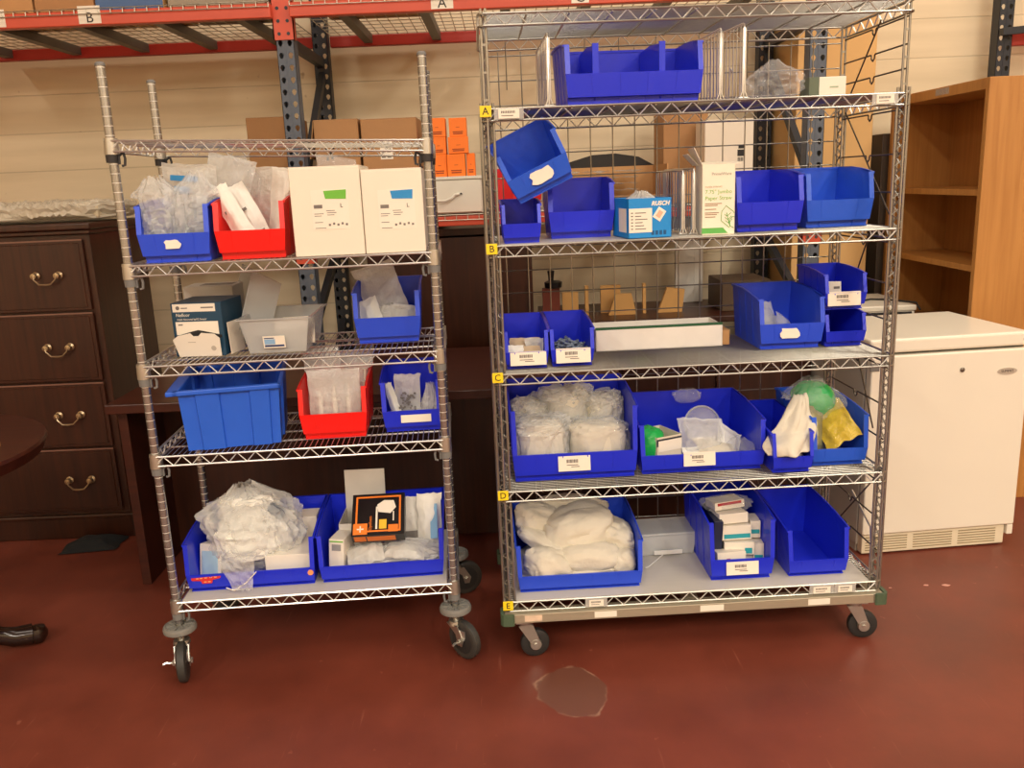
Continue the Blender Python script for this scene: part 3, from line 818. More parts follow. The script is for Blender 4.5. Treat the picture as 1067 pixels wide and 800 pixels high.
# ------------------------------------------------------------------ cartons
tape_mat = mat('packing_tape', (196, 160, 112), rough=0.25, var=0.05)
def carton(label, x0, x1, y0, y1, z0, h, m, group=None, cat='carton', tape=True, name='cardboard_box', lid=True, rz=0.0):
    mb = MB()
    hx, d = (x1 - x0) / 2, y1 - y0
    mb.rbox(-hx, hx, 0, d, 0, h - 0.003, r=0.003, seg=1)
    if lid:                                   # two closed top flaps with the seam between
        mb.box(-hx + .001, hx - .001, 0.001, d / 2 - 0.0012, h - 0.004, h)
        mb.box(-hx + .001, hx - .001, d / 2 + 0.0012, d - 0.001, h - 0.004, h)
    o = mb.build(name, m)
    if tape:
        MB().box(-hx - 0.0006, hx + 0.0006, d / 2 - 0.024, d / 2 + 0.024, h - 0.0002, h + 0.0005).build('tape', tape_mat, o)
    tag(o, label, cat, group)
    o.location = ((x0 + x1) / 2, y0, z0); o.rotation_euler = (0, 0, rz)
    return o
GC = 'cardboard boxes stored on the rack'
ZD = ZL1 + 0.0105
carton('brown carton left of the blue rack post, set back against the wall', -1.24, -1.02, 4.38, 4.74, ZD, 0.485, kraft_dark, GC)
c2 = carton('brown carton just right of the blue rack post, a flap hanging at its left', -0.855, -0.652, 4.09, 4.42, ZD, 0.440, kraft_dark, GC, tape=False)
fl = MB().box(0, 0.004, 0, 0.30, -0.17, 0.0, M=TR(-0.104, 0.01, 0.438) @ RY(0.16)).build('side_flap', kraft, c2)
ha = MB()
for dx, dz in ((-0.012, 0.14), (0.006, 0.128), (0.02, 0.15), (-0.01, 0.10), (0.012, 0.105)):
    ha.box(dx - .012, dx - .002, -0.0008, 0, 0.17 + dz, 0.186 + dz)
ha.build('handling_marks', ink, c2).location = (-0.03, 0, -0.01)
c3 = carton('brown carton with a white shipping label, beside the stacked orange boxes', -0.640, -0.385, 4.09, 4.42, ZD, 0.435, kraft_dark, GC)
lb_ = MB().box(-0.045, 0.012, -0.001, 0, 0.255, 0.335).build('shipping_label', paper, c3)
t = MB()
for i in range(3):
    for j in range(2): t.box(-0.04 + j * .026, -0.022 + j * .026, -0.0016, -0.001, 0.262 + i * .024, 0.268 + i * .024)
t.build('printed_text', grey_ink, lb_)
orange = mat('orange_card', (246, 122, 22), rough=0.5, var=0.03)
orange_dk = mat('orange_print', (150, 62, 12), rough=0.6)
GO = 'small orange boxes stacked on the white cabinet'
ZW = 1.4725
def obox(label, x, y, z, w, h, d=0.10, rz=0.0):
    mb = MB(); mb.rbox(-w / 2, w / 2, 0, d, 0, h, r=0.0015, seg=1)
    mb.box(-w / 2 - .0004, w / 2 + .0004, -0.0005, 0.0, h * .82, h * .825)
    o = mb.build('orange_box', orange); tag(o, label, 'box', GO)
    t = MB()
    t.box(-w * .28, w * .28, -0.0010, -0.0002, h * .14, h * .20); t.box(-w * .30, w * .30, -0.0010, -0.0002, h * .24, h * .29)
    t.box(-w * .1, w * .1, -0.0010, -0.0002, h * .50, h * .52)
    t.build('printed_text', orange_dk, o)
    o.location = (x, y, z); o.rotation_euler = (0, 0, rz)
obox('orange box at the bottom left of the orange stack', -0.288, 4.06, ZW, 0.066, 0.098)
obox('orange box at the bottom middle of the orange stack', -0.212, 4.05, ZW, 0.082, 0.098)
obox('orange box at the bottom right end of the orange stack', -0.146, 4.075, ZW, 0.038, 0.100)
obox('orange box second from the bottom, left side of the stack', -0.288, 4.06, ZW + 0.0985, 0.068, 0.077)
obox('orange box second from the bottom, right side of the stack', -0.198, 4.055, ZW + 0.1005, 0.092, 0.073, rz=0.03)
obox('orange box on top of the orange stack at left, largest on top', -0.292, 4.06, ZW + 0.176, 0.078, 0.083)
obox('orange box on top of the orange stack at right', -0.197, 4.06, ZW + 0.174, 0.078, 0.082)
# white drawer cabinet
wc_m = mat('white_melamine', (222, 218, 204), rough=0.4, var=0.02)
wc = MB(); wc.rbox(-0.372, -0.098, 4.02, 4.36, ZD, ZW - 0.012, r=0.003); wc.rbox(-0.376, -0.094, 4.005, 4.364, ZW - 0.014, ZW - 0.0005, r=0.002)
wco = wc.build('drawer_cabinet', wc_m); tag(wco, 'low white single-drawer cabinet under the stack of orange boxes', 'cabinet')
df = MB().rbox(-0.366, -0.104, 4.008, 4.0195, ZD + 0.006, ZW - 0.017, r=0.002).build('drawer', wc_m, wco)
hn = MB().tube([(-0.345, 4.012, 1.385), (-0.335, 3.992, 1.378), (-0.30, 3.986, 1.366), (-0.265, 3.986, 1.366), (-0.235, 3.990, 1.378), (-0.222, 3.994, 1.392), (-0.20, 4.004, 1.394)], 0.006, 8).build('handle', wc_m, df)
MB().tube([(-0.206, 4.009, 1.394), (-0.192, 3.996, 1.395)], 0.004, 6).build('handle_pin', rubber, df)
# boxes on the top level of the rack
ZT = ZU1 + 0.0105
def tbox(label, x0, x1, h, m, y0=4.02, d=0.45, rz=0.0): return carton(label, x0, x1, y0, y0 + d, ZT, h, m, GC, rz=rz)
tbox('kraft carton on the rack top at the far left, tape on its front', -2.62, -2.005, 0.30, kraft)
tbox('darker brown carton second from the left on the rack top', -1.995, -1.74, 0.28, kraft_dark)
bx = tbox('long tan box with a blue edge on the rack top', -1.73, -1.44, 0.16, kraft_pale)
MB().box(-0.145, 0.145, -0.0012, 0, 0.0, 0.055).build('blue_band', mat('blue_print', (72, 104, 150), rough=0.6), bx)
tbox('grey-brown flat carton on the rack top left of the post', -1.42, -1.0, 0.20, mat('grey_board', (150, 140, 122), rough=0.7))
tbox('tan carton on the rack top right of the blue post', -0.80, -0.30, 0.22, kraft)
# things on the lower rack level, seen through the grid back
o = MB()
for (x0, x1, y0, y1) in ((0.20, 0.206, 4.18, 4.58), (0.774, 0.78, 4.18, 4.58), (0.20, 0.78, 4.1795, 4.1855), (0.20, 0.78, 4.574, 4.58)):
    o.box(x0, x1, y0, y1, ZD, ZD + (0.045 if y0 == 4.1795 else 0.185))
o.box(0.20, 0.78, 4.18, 4.58, ZD, ZD + 0.005)
o.prism([(0.22, 0.0), (0.78, 0.0), (0.70, 0.045), (0.58, 0.066), (0.46, 0.062), (0.34, 0.03)], lambda u, v, t: (u, t, v + ZD + 0.185), 4.574, 4.58, mi=1)
ob = o.build('open_box', [kraft, mat('black_board', (40, 36, 33), rough=0.7)]); tag(ob, 'open brown box with a black inner flap, packed with white sheets, behind the grid', 'carton')
for i in range(3):
    s = MB()
    for j in range(5):
        z = ZD + 0.04 + 0.030 * j + 0.0008 * i
        s.grid(lambda u, v, z=z, j=j, i=i: (0.24 + 0.15 * i + 0.12 * u + 0.01 * math.sin(j * 2.1), 4.25 + 0.28 * v, z + 0.10 * 0 + 0.012 * noise.noise(Vector((u * 3 + j, v * 3, i * 4.0)))), 8, 8)
    so = s.build('sheet_bundle', film_milky); tag(so, ('leftmost', 'middle', 'rightmost')[i] + ' bundle of white plastic sheets in the open brown box', 'sheets', 'sheets in the open box')
carton('upright brown carton with a white block label, behind the wire dividers', 0.80, 1.02, 4.42, 4.70, ZD, 0.44, kraft_dark, GC)
carton('small brown carton against the open black-flapped box', 0.79, 0.90, 4.12, 4.36, ZD, 0.16, kraft, GC)
tw = carton('white tall carton with a black emblem beside the dark rack post', 0.955, 1.185, 4.20, 4.40, ZD, 0.375, card_white, GC, tape=False)
em = MB(); em.box(0.04, 0.075, -0.001, 0, 0.205, 0.235); em.box(0.044, 0.071, -0.0016, -0.001, 0.240, 0.255)
for k in range(5): em.box(0.042 + k * .007, 0.046 + k * .007, -0.001, 0, 0.182, 0.200)
em.build('printed_emblem', ink, tw)
red_tub = mat('red_tub', (206, 30, 34), rough=0.4)
rt_ = MB()
def frustum(mb, x0, x1, y0, y1, z0, z1, tp, th=0.004, mi=0, M=None):
    """open tapered tray; tp = how much wider each side is at the rim"""
    def ring(e, z): return [(x0 - e, y0 - e, z), (x1 + e, y0 - e, z), (x1 + e, y1 + e, z), (x0 - e, y1 + e, z)]
    vs = ring(0, z0) + ring(tp, z1) + ring(tp - th, z1) + ring(-th, z0 + th)
    fs = [(3, 2, 1, 0)]
    for a in (0, 4, 8):
        for k in range(4):
            fs.append((a + k, a + (k + 1) % 4, a + 4 + (k + 1) % 4, a + 4 + k))
    fs.append((12, 13, 14, 15))
    mb.add(vs, fs, False, mi, M)
frustum(rt_, -0.055, 0.165, 4.06, 4.34, ZD, ZD + 0.19, 0.02)
for k in range(3):
    rt_.box(-0.03 + k * .07, 0.005 + k * .07, 4.045, 4.052, ZD + 0.05, ZD + 0.15)
rto = rt_.build('red_tub', red_tub); tag(rto, 'red plastic tub on the lower rack shelf, glimpsed behind the tipped blue bin', 'tub')
# tall cartons and boards standing right of the rack
carton('tall tan flat carton standing on the floor behind the taller cart', 1.46, 1.845, 4.44, 4.90, FZ, 2.24, kraft_pale, None, tape=False, lid=False)
tb = MB(); tb.rbox(1.965, 2.40, 4.60, 4.93, FZ, 1.60, r=0.004)
tb.box(1.97, 2.39, 4.596, 4.60, 1.50, 1.51)
tbo = tb.build('dark_cabinet', mat('dark_brown_metal', (72, 58, 46), rough=0.5)); tag(tbo, 'dark brown tall cabinet against the wall, left of the maple bookcase', 'cabinet')
MB().rbox(2.0, 2.18, 4.585, 4.60, 0.1, 1.48, r=0.002).build('door', MATS['dark_brown_metal'], tbo)
# ------------------------------------------------------------------ mahogany pieces
cab = MB()
CX0, CX1, CY0, CY1 = -2.66, -1.735, 3.655, 4.20
cab.rbox(CX0, CX1, CY0, CY1, 0.055, 1.30, r=0.003)
cab.rbox(CX0 - 0.012, CX1 + 0.012, CY0 - 0.020, CY1, 1.30, 1.318, r=0.004)
cab.rbox(CX0 - 0.022, CX1 + 0.022, CY0 - 0.034, CY1 + 0.004, 1.318, 1.347, r=0.007, seg=3)
cab.rbox(CX0 - 0.012, CX1 + 0.012, CY0 - 0.018, CY1, FZ, 0.055, r=0.004)
cab.rbox(CX0 - 0.016, CX1 + 0.016, CY0 - 0.024, CY1, 0.050, 0.068, r=0.005)
cabo = cab.build('filing_cabinet', mahogany); tag(cabo, 'dark mahogany lateral filing cabinet with bail handles at the far left', 'filing cabinet')
zs = [(0.085, 0.372), (0.382, 0.668), (0.678, 0.972), (0.982, 1.278)]
for (z0, z1) in zs:
    d = MB().rbox(CX0 + 0.03, CX1 - 0.028, CY0 - 0.016, CY0 - 0.0005, z0, z1, r=0.004, seg=2)
    d.rbox(CX0 + 0.045, CX1 - 0.043, CY0 - 0.019, CY0 - 0.014, z0 + .014, z1 - .014, r=0.002, seg=1)
    do = d.build('drawer', mahogany, cabo)
    tr = MB().box(CX0 + 0.03, CX1 - 0.028, CY0 - 0.0185, CY0 - 0.016, z1 - 0.004, z1 + 0.002)
    tr.build('edge_bead', mat('mahogany_bead', (128, 92, 78), rough=0.3), do)
    for hx in (-1.925, -2.42):
        zc = (z0 + z1) / 2 + 0.005
        h = MB()
        for s in (-1, 1):
            h.lathe([(0, 0), (0.016, 0), (0.017, 0.004), (0.010, 0.008), (0.009, 0.018), (0.013, 0.022), (0.012, 0.028), (0, 0.030)], 14, TR(hx + s * 0.048, CY0 - 0.019, zc) @ RX(PI / 2))
        h.tube([(hx - 0.048, CY0 - 0.046, zc), (hx - 0.044, CY0 - 0.050, zc - 0.014), (hx - 0.024, CY0 - 0.052, zc - 0.034), (hx, CY0 - 0.053, zc - 0.036), (hx + 0.024, CY0 - 0.052, zc - 0.034), (hx + 0.044, CY0 - 0.050, zc - 0.014), (hx + 0.048, CY0 - 0.046, zc)], [0.003, 0.003, 0.004, 0.005, 0.004, 0.003, 0.003], 8)
        h.build('bail_handle', brass, do)
# film-wrapped flat bundle on the cabinet
random.seed(5)
def wrap_fn(u, v):
    a = 2 * PI * u
    prof = lambda t: math.copysign(abs(math.cos(t)) ** 0.35, math.cos(t)), 
    y = math.copysign(abs(math.cos(a)) ** 0.4, math.cos(a)); z = math.copysign(abs(math.sin(a)) ** 0.4, math.sin(a))
    x = -2.75 + 1.08 * v
    e = min(1, min(v, 1 - v) * 14) ** .5
    n = noise.turbulence(Vector((x * 9, y * 2.2, z * 2.0)), 4, True)
    hh = 0.040 * (0.55 + 0.45 * e) * (1 + 0.0 * n)
    return (x + .02 * noise.noise(Vector((y * 3, z * 4, v * 3))), 3.93 + y * (0.225 * e + .012) + 0.03 * noise.noise(Vector((x * 6, z * 2, 3))), 1.394 + z * hh + (0.018 * (n - .5) + .014 * noise.noise(Vector((x * 34, y * 7, 1))) + .008 * noise.noise(Vector((x * 70, y * 16, 5)))) * (1 if z > -.5 else 0))
w = MB().grid(wrap_fn, 64, 190, smooth=False, wrap_u=True)
wr = w.build('wrapped_bundle', film_material('wrap_film', (214, 204, 184), 0.62, rough=0.12, bump=0.8, bscale=45)); tag(wr, 'flat bundle wrapped in crinkled clear film on top of the filing cabinet', 'wrapped bundle')
bd = MB().rbox(-2.70, -1.72, 3.73, 4.13, 1.364, 1.412, r=0.006).build('board', mat('beige_board', (196, 180, 150), rough=0.6), wr)
# desk
dk = MB()
DX0, DX1, DY0, DY1 = -1.50, 0.42, 3.075, 3.93
dk.rbox(DX0, DX1, DY0, DY1, 0.665, 0.700, r=0.003)
dko = dk.build('desk', mahogany_red); tag(dko, 'dark mahogany desk with slab ends standing behind the carts', 'desk')
for x in (DX0 + 0.015, DX1 - 0.05):
    MB().rbox(x, x + 0.035, DY0 + 0.06, DY1 - 0.03, FZ, 0.665, r=0.002).build('end_panel', mahogany_red, dko)
MB().box(DX0 + 0.05, DX1 - 0.05, 3.46, 3.482, FZ + 0.02, 0.665).build('modesty_panel', mahogany, dko)
# hutch, low credenza behind
hb = MB()
hx0, hx1, hy0, hy1 = -0.655, 0.118, 4.075, 4.45
hb.box(hx0, hx0 + .025, hy0, hy1, FZ, 1.205); hb.box(hx1 - .025, hx1, hy0, hy1, FZ, 1.205)
hb.box(hx0, hx1, hy0, hy1, 1.205, 1.235); hb.box(hx0, hx1, hy1 - .012, hy1, FZ, 1.205)
hb.box(hx0 + .025, hx1 - .025, hy0 + 0.03, hy1, 0.64, 0.665); hb.box(hx0 + .025, hx1 - .025, hy0 + 0.004, hy0 + 0.022, FZ + .06, 1.195)
hbo = hb.build('cupboard', mahogany); tag(hbo, 'dark mahogany cupboard behind the desk, in the gap between the carts', 'cupboard')
cz = MB()
cz.rbox(0.46, 1.285, 3.60, 3.965, FZ, 0.70, r=0.003); cz.box(0.47, 1.275, 3.592, 3.60, 0.05, 0.66)
czo = cz.build('credenza', mahogany); tag(czo, 'long low mahogany credenza behind the taller cart', 'credenza')
for k in range(2):
    MB().rbox(0.475 + k * .40, 0.865 + k * .40, 3.580, 3.592, 0.06, 0.655, r=0.002).build('door', mahogany, czo)
# low table under the rack with small wooden offcuts
lt = MB(); lt.rbox(0.16, 1.33, 4.12, 4.72, 0.735, 0.765, r=0.003)
lto = lt.build('work_table', mahogany_red); tag(lto, 'dark table under the rack, holding small wooden pieces behind the grid', 'table')
for x in (0.20, 1.27):
    for y in (4.16, 4.66): MB().box(x - .02, x + .02, y - .02, y + .02, FZ, 0.735).build('leg', mahogany, lto)
ply = mat('pale_plywood', (212, 164, 98), rough=0.6, var=0.1, scale=20)
GP = 'wooden pieces on the table under the rack'
def woodpiece(label, x0, x1, h, y=4.30, d=0.03, m=ply, poly=None, name='wood_piece'):
    mb = MB()
    p = poly or [(0, 0), (1, 0), (1, 1), (0, 1)]
    mb.prism([(x0 + (x1 - x0) * u, h * v) for u, v in p], lambda u, v, t: (u, t, 0.7655 + v), y, y + d)
    o = mb.build(name, m); tag(o, label, 'wood piece', GP)
woodpiece('reddish brown board leftmost of the wooden pieces behind the grid', 0.14 + .03, 0.255, 0.15, 4.25, 0.05, mat('red_board', (116, 50, 34), rough=0.5))
woodpiece('square tan wood block next to the reddish board', 0.27, 0.35, 0.12)
woodpiece('narrow upright tan stick behind the white tray', 0.385, 0.402, 0.15)
woodpiece('tall tan block in the middle of the wooden pieces', 0.47, 0.57, 0.14, 4.36)
woodpiece('wide tan trapezoid block in front of the middle block', 0.50, 0.64, 0.105, 4.28, poly=[(0, 0), (1, 0), (.82, 1), (.25, 1)])
woodpiece('slim upright tan post right of the trapezoid block', 0.675, 0.69, 0.15)
woodpiece('tan wedge shaped block at the right of the wooden pieces', 0.75, 0.885, 0.125, poly=[(0, 0), (.9, 0), (1, .9), (.35, 1)])
cp = MB(); cp.lathe([(0.03, 0), (0.042, 0.004), (0.044, 0.030), (0.030, 0.036), (0.0, 0.040)], 18, TR(0.225, 4.27, 0.916)); cp.lathe([(0, 0.036), (0.012, 0.04), (0.018, 0.09), (0, 0.096)], 12, TR(0.215, 4.27, 0.912))
cpo = cp.build('stamp', black_gloss); tag(cpo, 'small black knobbed object on the reddish board', 'stamp')
wp = MB(); wp.rbox(0.90, 1.045, 4.62, 4.645, 0.766, 1.22, r=0.002); wp.box(1.0, 1.046, 4.617, 4.62, 0.77, 1.215)
wpo = wp.build('upright_board', mat('grey_white_panel', (214, 210, 200), rough=0.5)); tag(wpo, 'upright white board standing on the table under the rack', 'board')
bb = carton('dark cardboard box with a raised lid beside the white panel', 1.06, 1.30, 4.25, 4.55, 0.766, 0.15, mat('umber_board', (92, 74, 56), rough=0.7), None, tape=False)
# ------------------------------------------------------------------ fridge
Mf = TR(1.336, 3.112, FZ) @ RZ(0.085)
FW, FD, FH = 0.622, 0.54, 0.858
fr = MB()
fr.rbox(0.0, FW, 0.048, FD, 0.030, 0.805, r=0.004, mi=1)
fr.rbox(-0.004, FW + 0.004, 0.010, FD, 0.805, 0.858, r=0.010, seg=3, mi=0)
fr.box(0.005, FW - 0.005, 0.06, FD - 0.03, 0.0, 0.03, mi=1)
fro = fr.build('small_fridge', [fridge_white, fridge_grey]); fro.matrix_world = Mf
tag(fro, 'white undercounter fridge standing on the floor right of the taller cart', 'fridge')
dr = MB().rbox(0.0, FW, 0.0, 0.040, 0.088, 0.796, r=0.006, seg=3).build('door', fridge_white, fro)
MB().box(0.004, FW - .004, 0.040, 0.048, 0.09, 0.80).build('gasket', grey_plastic, fro)
MB().lathe([(0, 0), (0.009, 0), (0.009, 0.004), (0.006, 0.006), (0, 0.006)], 14, TR(0.355, 0.0, 0.728) @ RX(PI / 2)).build('lock', mat('lock_steel', (120, 112, 104), rough=0.3, metal=0.8), dr)
bg_ = MB()
bg_.prism([(0.055 * math.cos(t), 0.0135 * math.sin(t)) for t in [2 * PI * i / 28 for i in range(28)]], lambda u, v, t: (0.535 + u * .72, t, 0.712 + v), -0.0015, 0.0)
bgo = bg_.build('badge', mat('badge_silver', (206, 200, 186), rough=0.3, metal=0.5), dr)
lettering('badge_letters', 'SUMMIT', 0.014, ink, bgo, TR(0.535, -0.0017, 0.712) @ FRONT, 'CENTER')
gk = MB(); gk.rbox(0.006, FW - 0.030, 0.012, 0.05, 0.006, 0.084, r=0.004)
gko = gk.build('kick_grille', mat('cream_grille', (226, 214, 186), rough=0.45), fro)
sl = MB()
for (a, b) in ((0.02, 0.19), (0.215, 0.375), (0.40, 0.555)):
    for k in range(6):
        sl.box(a, b, 0.0105, 0.013, 0.018 + k * .0105, 0.022 + k * .0105)
sl.build('grille_slot', mat('slot_shadow', (150, 136, 104), rough=0.6), gko)
MB().rbox(FW - 0.024, FW, 0.004, 0.05, 0.045, 0.086, r=0.003).build('hinge', fridge_white, fro)
MB().lathe([(0, 0), (0.006, 0), (0.006, 0.003), (0, 0.003)], 10, TR(FW - 0.02, 0.010, 0.83) @ RX(PI / 2)).build('hinge_cap', galv, fro)
ro = MB(); ro.box(-0.0045, 0.030, -0.002, 0.002, 0.742, 0.772)
ro.build('edge_clip', mat('grey_clip', (112, 110, 106), rough=0.5), fro)
# second white appliance behind, with its cord
ap = MB(); ap.rbox(1.475, 1.90, 3.985, 4.40, FZ, 0.775, r=0.008)
ap.rbox(1.470, 1.905, 3.98, 4.405, 0.775, 0.802, r=0.006)
apo = ap.build('white_appliance', fridge_white); tag(apo, 'flat-topped white appliance behind the fridge, a black cord lying on it', 'appliance')
MB().box(1.49, 1.88, 3.974, 3.98, 0.745, 0.772).build('gap_shade', rubber, apo)  # dark strip standing in for the shaded gap along the front edge
cdp = [(1.50, 4.06, 0.8075), (1.60, 4.08, 0.8075), (1.70, 4.13, 0.8075), (1.77, 4.18, 0.8075), (1.83, 4.15, 0.8075), (1.88, 4.07, 0.8085), (1.9145, 4.01, 0.808), (1.916, 3.97, 0.78)]
cdo = MB().tube(cdp, 0.0045, 8).build('power_cord', rubber); tag(cdo, 'black power cord looped over the white appliance top', 'cord')
# ------------------------------------------------------------------ bookcase
BX, BY0, BY1, BZ = 1.985, 3.655, 4.56, 1.772
bk = MB()
bk.rbox(BX, BX + 0.32, BY0, BY0 + 0.030, FZ, BZ, r=0.002)
bk.rbox(BX, BX + 0.32, BY1 - 0.030, BY1, FZ, BZ, r=0.002)
bk.rbox(BX, BX + 0.32, BY0 + 0.030, BY1 - 0.030, BZ - 0.045, BZ, r=0.002)
bk.box(BX + 0.305, BX + 0.32, BY0 + .03, BY1 - .03, FZ, BZ - .045)
bk.box(BX + 0.02, BX + 0.04, BY0 + .03, BY1 - .03, FZ, 0.05)
bko = bk.build('bookcase', maple); tag(bko, 'tall empty maple bookcase at the right, its open side facing left', 'bookcase')
for z in (1.325, 1.005, 0.68, 0.36, 0.05):
    MB().rbox(BX + 0.012, BX + 0.303, BY0 + .0305, BY1 - .0305, z - 0.026, z, r=0.0015).build('shelf', maple, bko)
MB().box(BX - 0.0008, BX, BY0 + 0.33, BY0 + 0.45, BZ - 0.034, BZ - 0.006).build('clear_tape', film, bko)
# ------------------------------------------------------------------ round table at the left edge
tb = MB()
TXc, TYc, TR_ = -1.985, 2.52, 0.50
tb.lathe([(0, 0.650), (TR_ - 0.04, 0.650), (TR_ - 0.016, 0.658), (TR_ - 0.006, 0.680), (TR_, 0.694), (TR_ - 0.004, 0.704), (0, 0.704)], 72, TR(TXc, TYc, 0))
tb.lathe([(0.05, 0.02), (0.06, 0.10), (0.045, 0.22), (0.055, 0.40), (0.05, 0.55), (0.075, 0.60), (0.16, 0.650)], 24, TR(TXc, TYc, 0))
tbo = tb.build('round_table', mahogany_red); tag(tbo, 'round mahogany pedestal table cut off by the left edge of the photo', 'table')
for a in (0.55, 2.1, 3.7, 5.25):
    l = MB()
    pts = [(0.03, 0, 0.14), (0.10, 0, 0.15), (0.18, 0, 0.10), (0.25, 0, 0.022), (0.30, 0, 0.0), (0.352, 0, -0.006)]
    l.tube(pts, [0.040, 0.036, 0.032, 0.030, 0.034, 0.036], 14)
    l.lathe([(0, -0.034), (0.02, -0.030), (0.033, -0.012), (0.035, 0.004), (0.028, 0.022), (0.0, 0.033)], 16, TR(0.366, 0, -0.008))
    lo = l.build('claw_foot', mat('polished_mahogany', (36, 21, 15), rough=0.15), tbo); lo.location = (TXc, TYc, 0); lo.rotation_euler = (0, 0, a)
wd = MB().prism([(-1.74, 2.49), (-1.585, 2.545), (-1.60, 2.585), (-1.76, 2.565)], lambda u, v, t: (u, v, t), 0.7045, 0.7165)
wdo = wd.build('wood_offcut', ply); tag(wdo, 'small tan wooden strip lying on the round table', 'wood piece')
# dark cloth on the floor, paint chips
cl = MB().grid(lambda u, v: (-1.985 + 0.235 * u + .01 * noise.noise(Vector((v * 3, u, 0))), 3.455 + 0.15 * v + 0.03 * u, FZ + 0.004 + 0.055 * (math.sin(PI * u) ** .7) * (math.sin(PI * v) ** .6) * (0.75 + 0.45 * noise.noise(Vector((u * 4, v * 3, 2))))), 26, 18)
clo = cl.build('dark_cloth', mat('dark_grey_cloth', (22, 24, 26), rough=0.9, bump=0.2, bscale=150)); tag(clo, 'dark grey cloth crumpled on the floor before the filing cabinet', 'cloth')
chip = mat('pale_paint_chip', (206, 150, 134), rough=0.6)
for i, (x, y, s) in enumerate(((1.334, 2.848, 0.006), (1.468, 2.856, 0.012), (1.536, 2.850, 0.016))):
    rnd = random.Random(i)
    poly = [(x + s * math.cos(t) * rnd.uniform(.6, 1.1), y + s * .5 * math.sin(t) * rnd.uniform(.6, 1.1)) for t in [2 * PI * k / 9 for k in range(9)]]
    o = MB().prism(poly, lambda u, v, t: (u, v, t), FZ + 0.0002, FZ + 0.0016).build('paint_chip', chip)
    tag(o, ('tiny pale paint chip on the floor nearest the taller cart\'s right caster', 'small pale paint chip on the floor, middle of the three by the fridge', 'largest pale paint chip on the floor in front of the fridge')[i], 'paint chip', 'paint chips on the floor')
# ------------------------------------------------------------------ soft things: pouches, sacks, cloth
def seedv(seed): return Vector((seed * 7.31, seed * 3.17, seed * 5.77))
def pouch_mb(w, h, t, seed, crinkle=1.0, nu=22, nv=26, seam=0.012):
    """flat sealed pouch standing in the XZ plane, bottom edge at z=0, filled belly towards +-y"""
    mb = MB(); sv = seedv(seed)
    def side(s):
        def f(u, v):
            e = min(1.0, min(u, 1 - u) * w / seam * .5, min(v, 1 - v) * h / seam * .5)
            e = max(0.0, e)
            belly = (max(0.0, math.sin(PI * u)) ** .55) * (max(0.0, math.sin(PI * min(1, v * 1.05))) ** .6) * e
            p = Vector((u * w, v * h, s * .3))
            n = noise.noise(p * 22 + sv) * .5 + noise.noise(p * 48 + sv) * .3
            bend = 0.012 * math.sin(v * 2.3 + seed) + 0.008 * math.sin(u * 3 + seed * 2)
            return ((u - .5) * w * (1 - .04 * math.sin(PI * v)) + .004 * noise.noise(sv + Vector((v * 6, 1, 0))), bend * crinkle + s * (t / 2 * belly + .006 * crinkle * n * e + .0005), v * h + .005 * crinkle * noise.noise(sv + Vector((u * 6, 0, 2))))
        return f
    mb.grid(side(-1), nu, nv, False); mb.grid(side(1), nu, nv, False)
    return mb
def sack_mb(w, d, h, seed, neck=0.55, peak=0.12, rough=1.0, nu=46, nv=34, lean=(0, 0)):
    """crumpled soft sack: lumpy body, gathered neck, flared tip"""
    mb = MB(); sv = seedv(seed)
    def f(u, v):
        a = 2 * PI * u
        if v < neck:
            k = v / neck
            r = (max(0.0, math.sin(PI * (0.06 + 0.94 * k * .62)))) ** .45
        else:
            k = (v - neck) / (1 - neck)
            r0 = (math.sin(PI * (0.06 + 0.94 * .62))) ** .45
            r = r0 * (1 - k) ** 1.2 + peak * (k ** .8)
        ca, sa = math.cos(a), math.sin(a)
        x = math.copysign(abs(ca) ** .75, ca) * r; y = math.copysign(abs(sa) ** .75, sa) * r
        p = Vector((ca * 1.7, sa * 1.7, v * 1.1)) + sv
        p3 = Vector((x * 1.3, y * 1.3, v * 1.6)) + sv
        n = (noise.noise(p3 * 1.3) * .20 + (.35 - abs(noise.noise(p * 2.1))) * .30 + (.3 - abs(noise.noise(p * 4.6))) * .17 + noise.noise(p3 * 9) * .06) * rough
        pl = (.03 + .10 * v) * math.sin(a * 8 + seed + 4 * noise.noise(p)) * rough * (1 if v > .25 else v * 4)
        q = 1 + n + pl * .5
        z = h * v * (1 + .06 * noise.noise(p * 2 + Vector((5, 0, 0))))
        return (x * q * w / 2 + lean[0] * v * v, y * q * d / 2 + lean[1] * v * v, z)
    mb.grid(f, nu, nv, False, wrap_u=True)
    mb.add([(0, 0, 0)] + [f(i / nu, 0) for i in range(nu)], [(0, 1 + (i + 1) % nu, 1 + i) for i in range(nu)], False)
    return mb
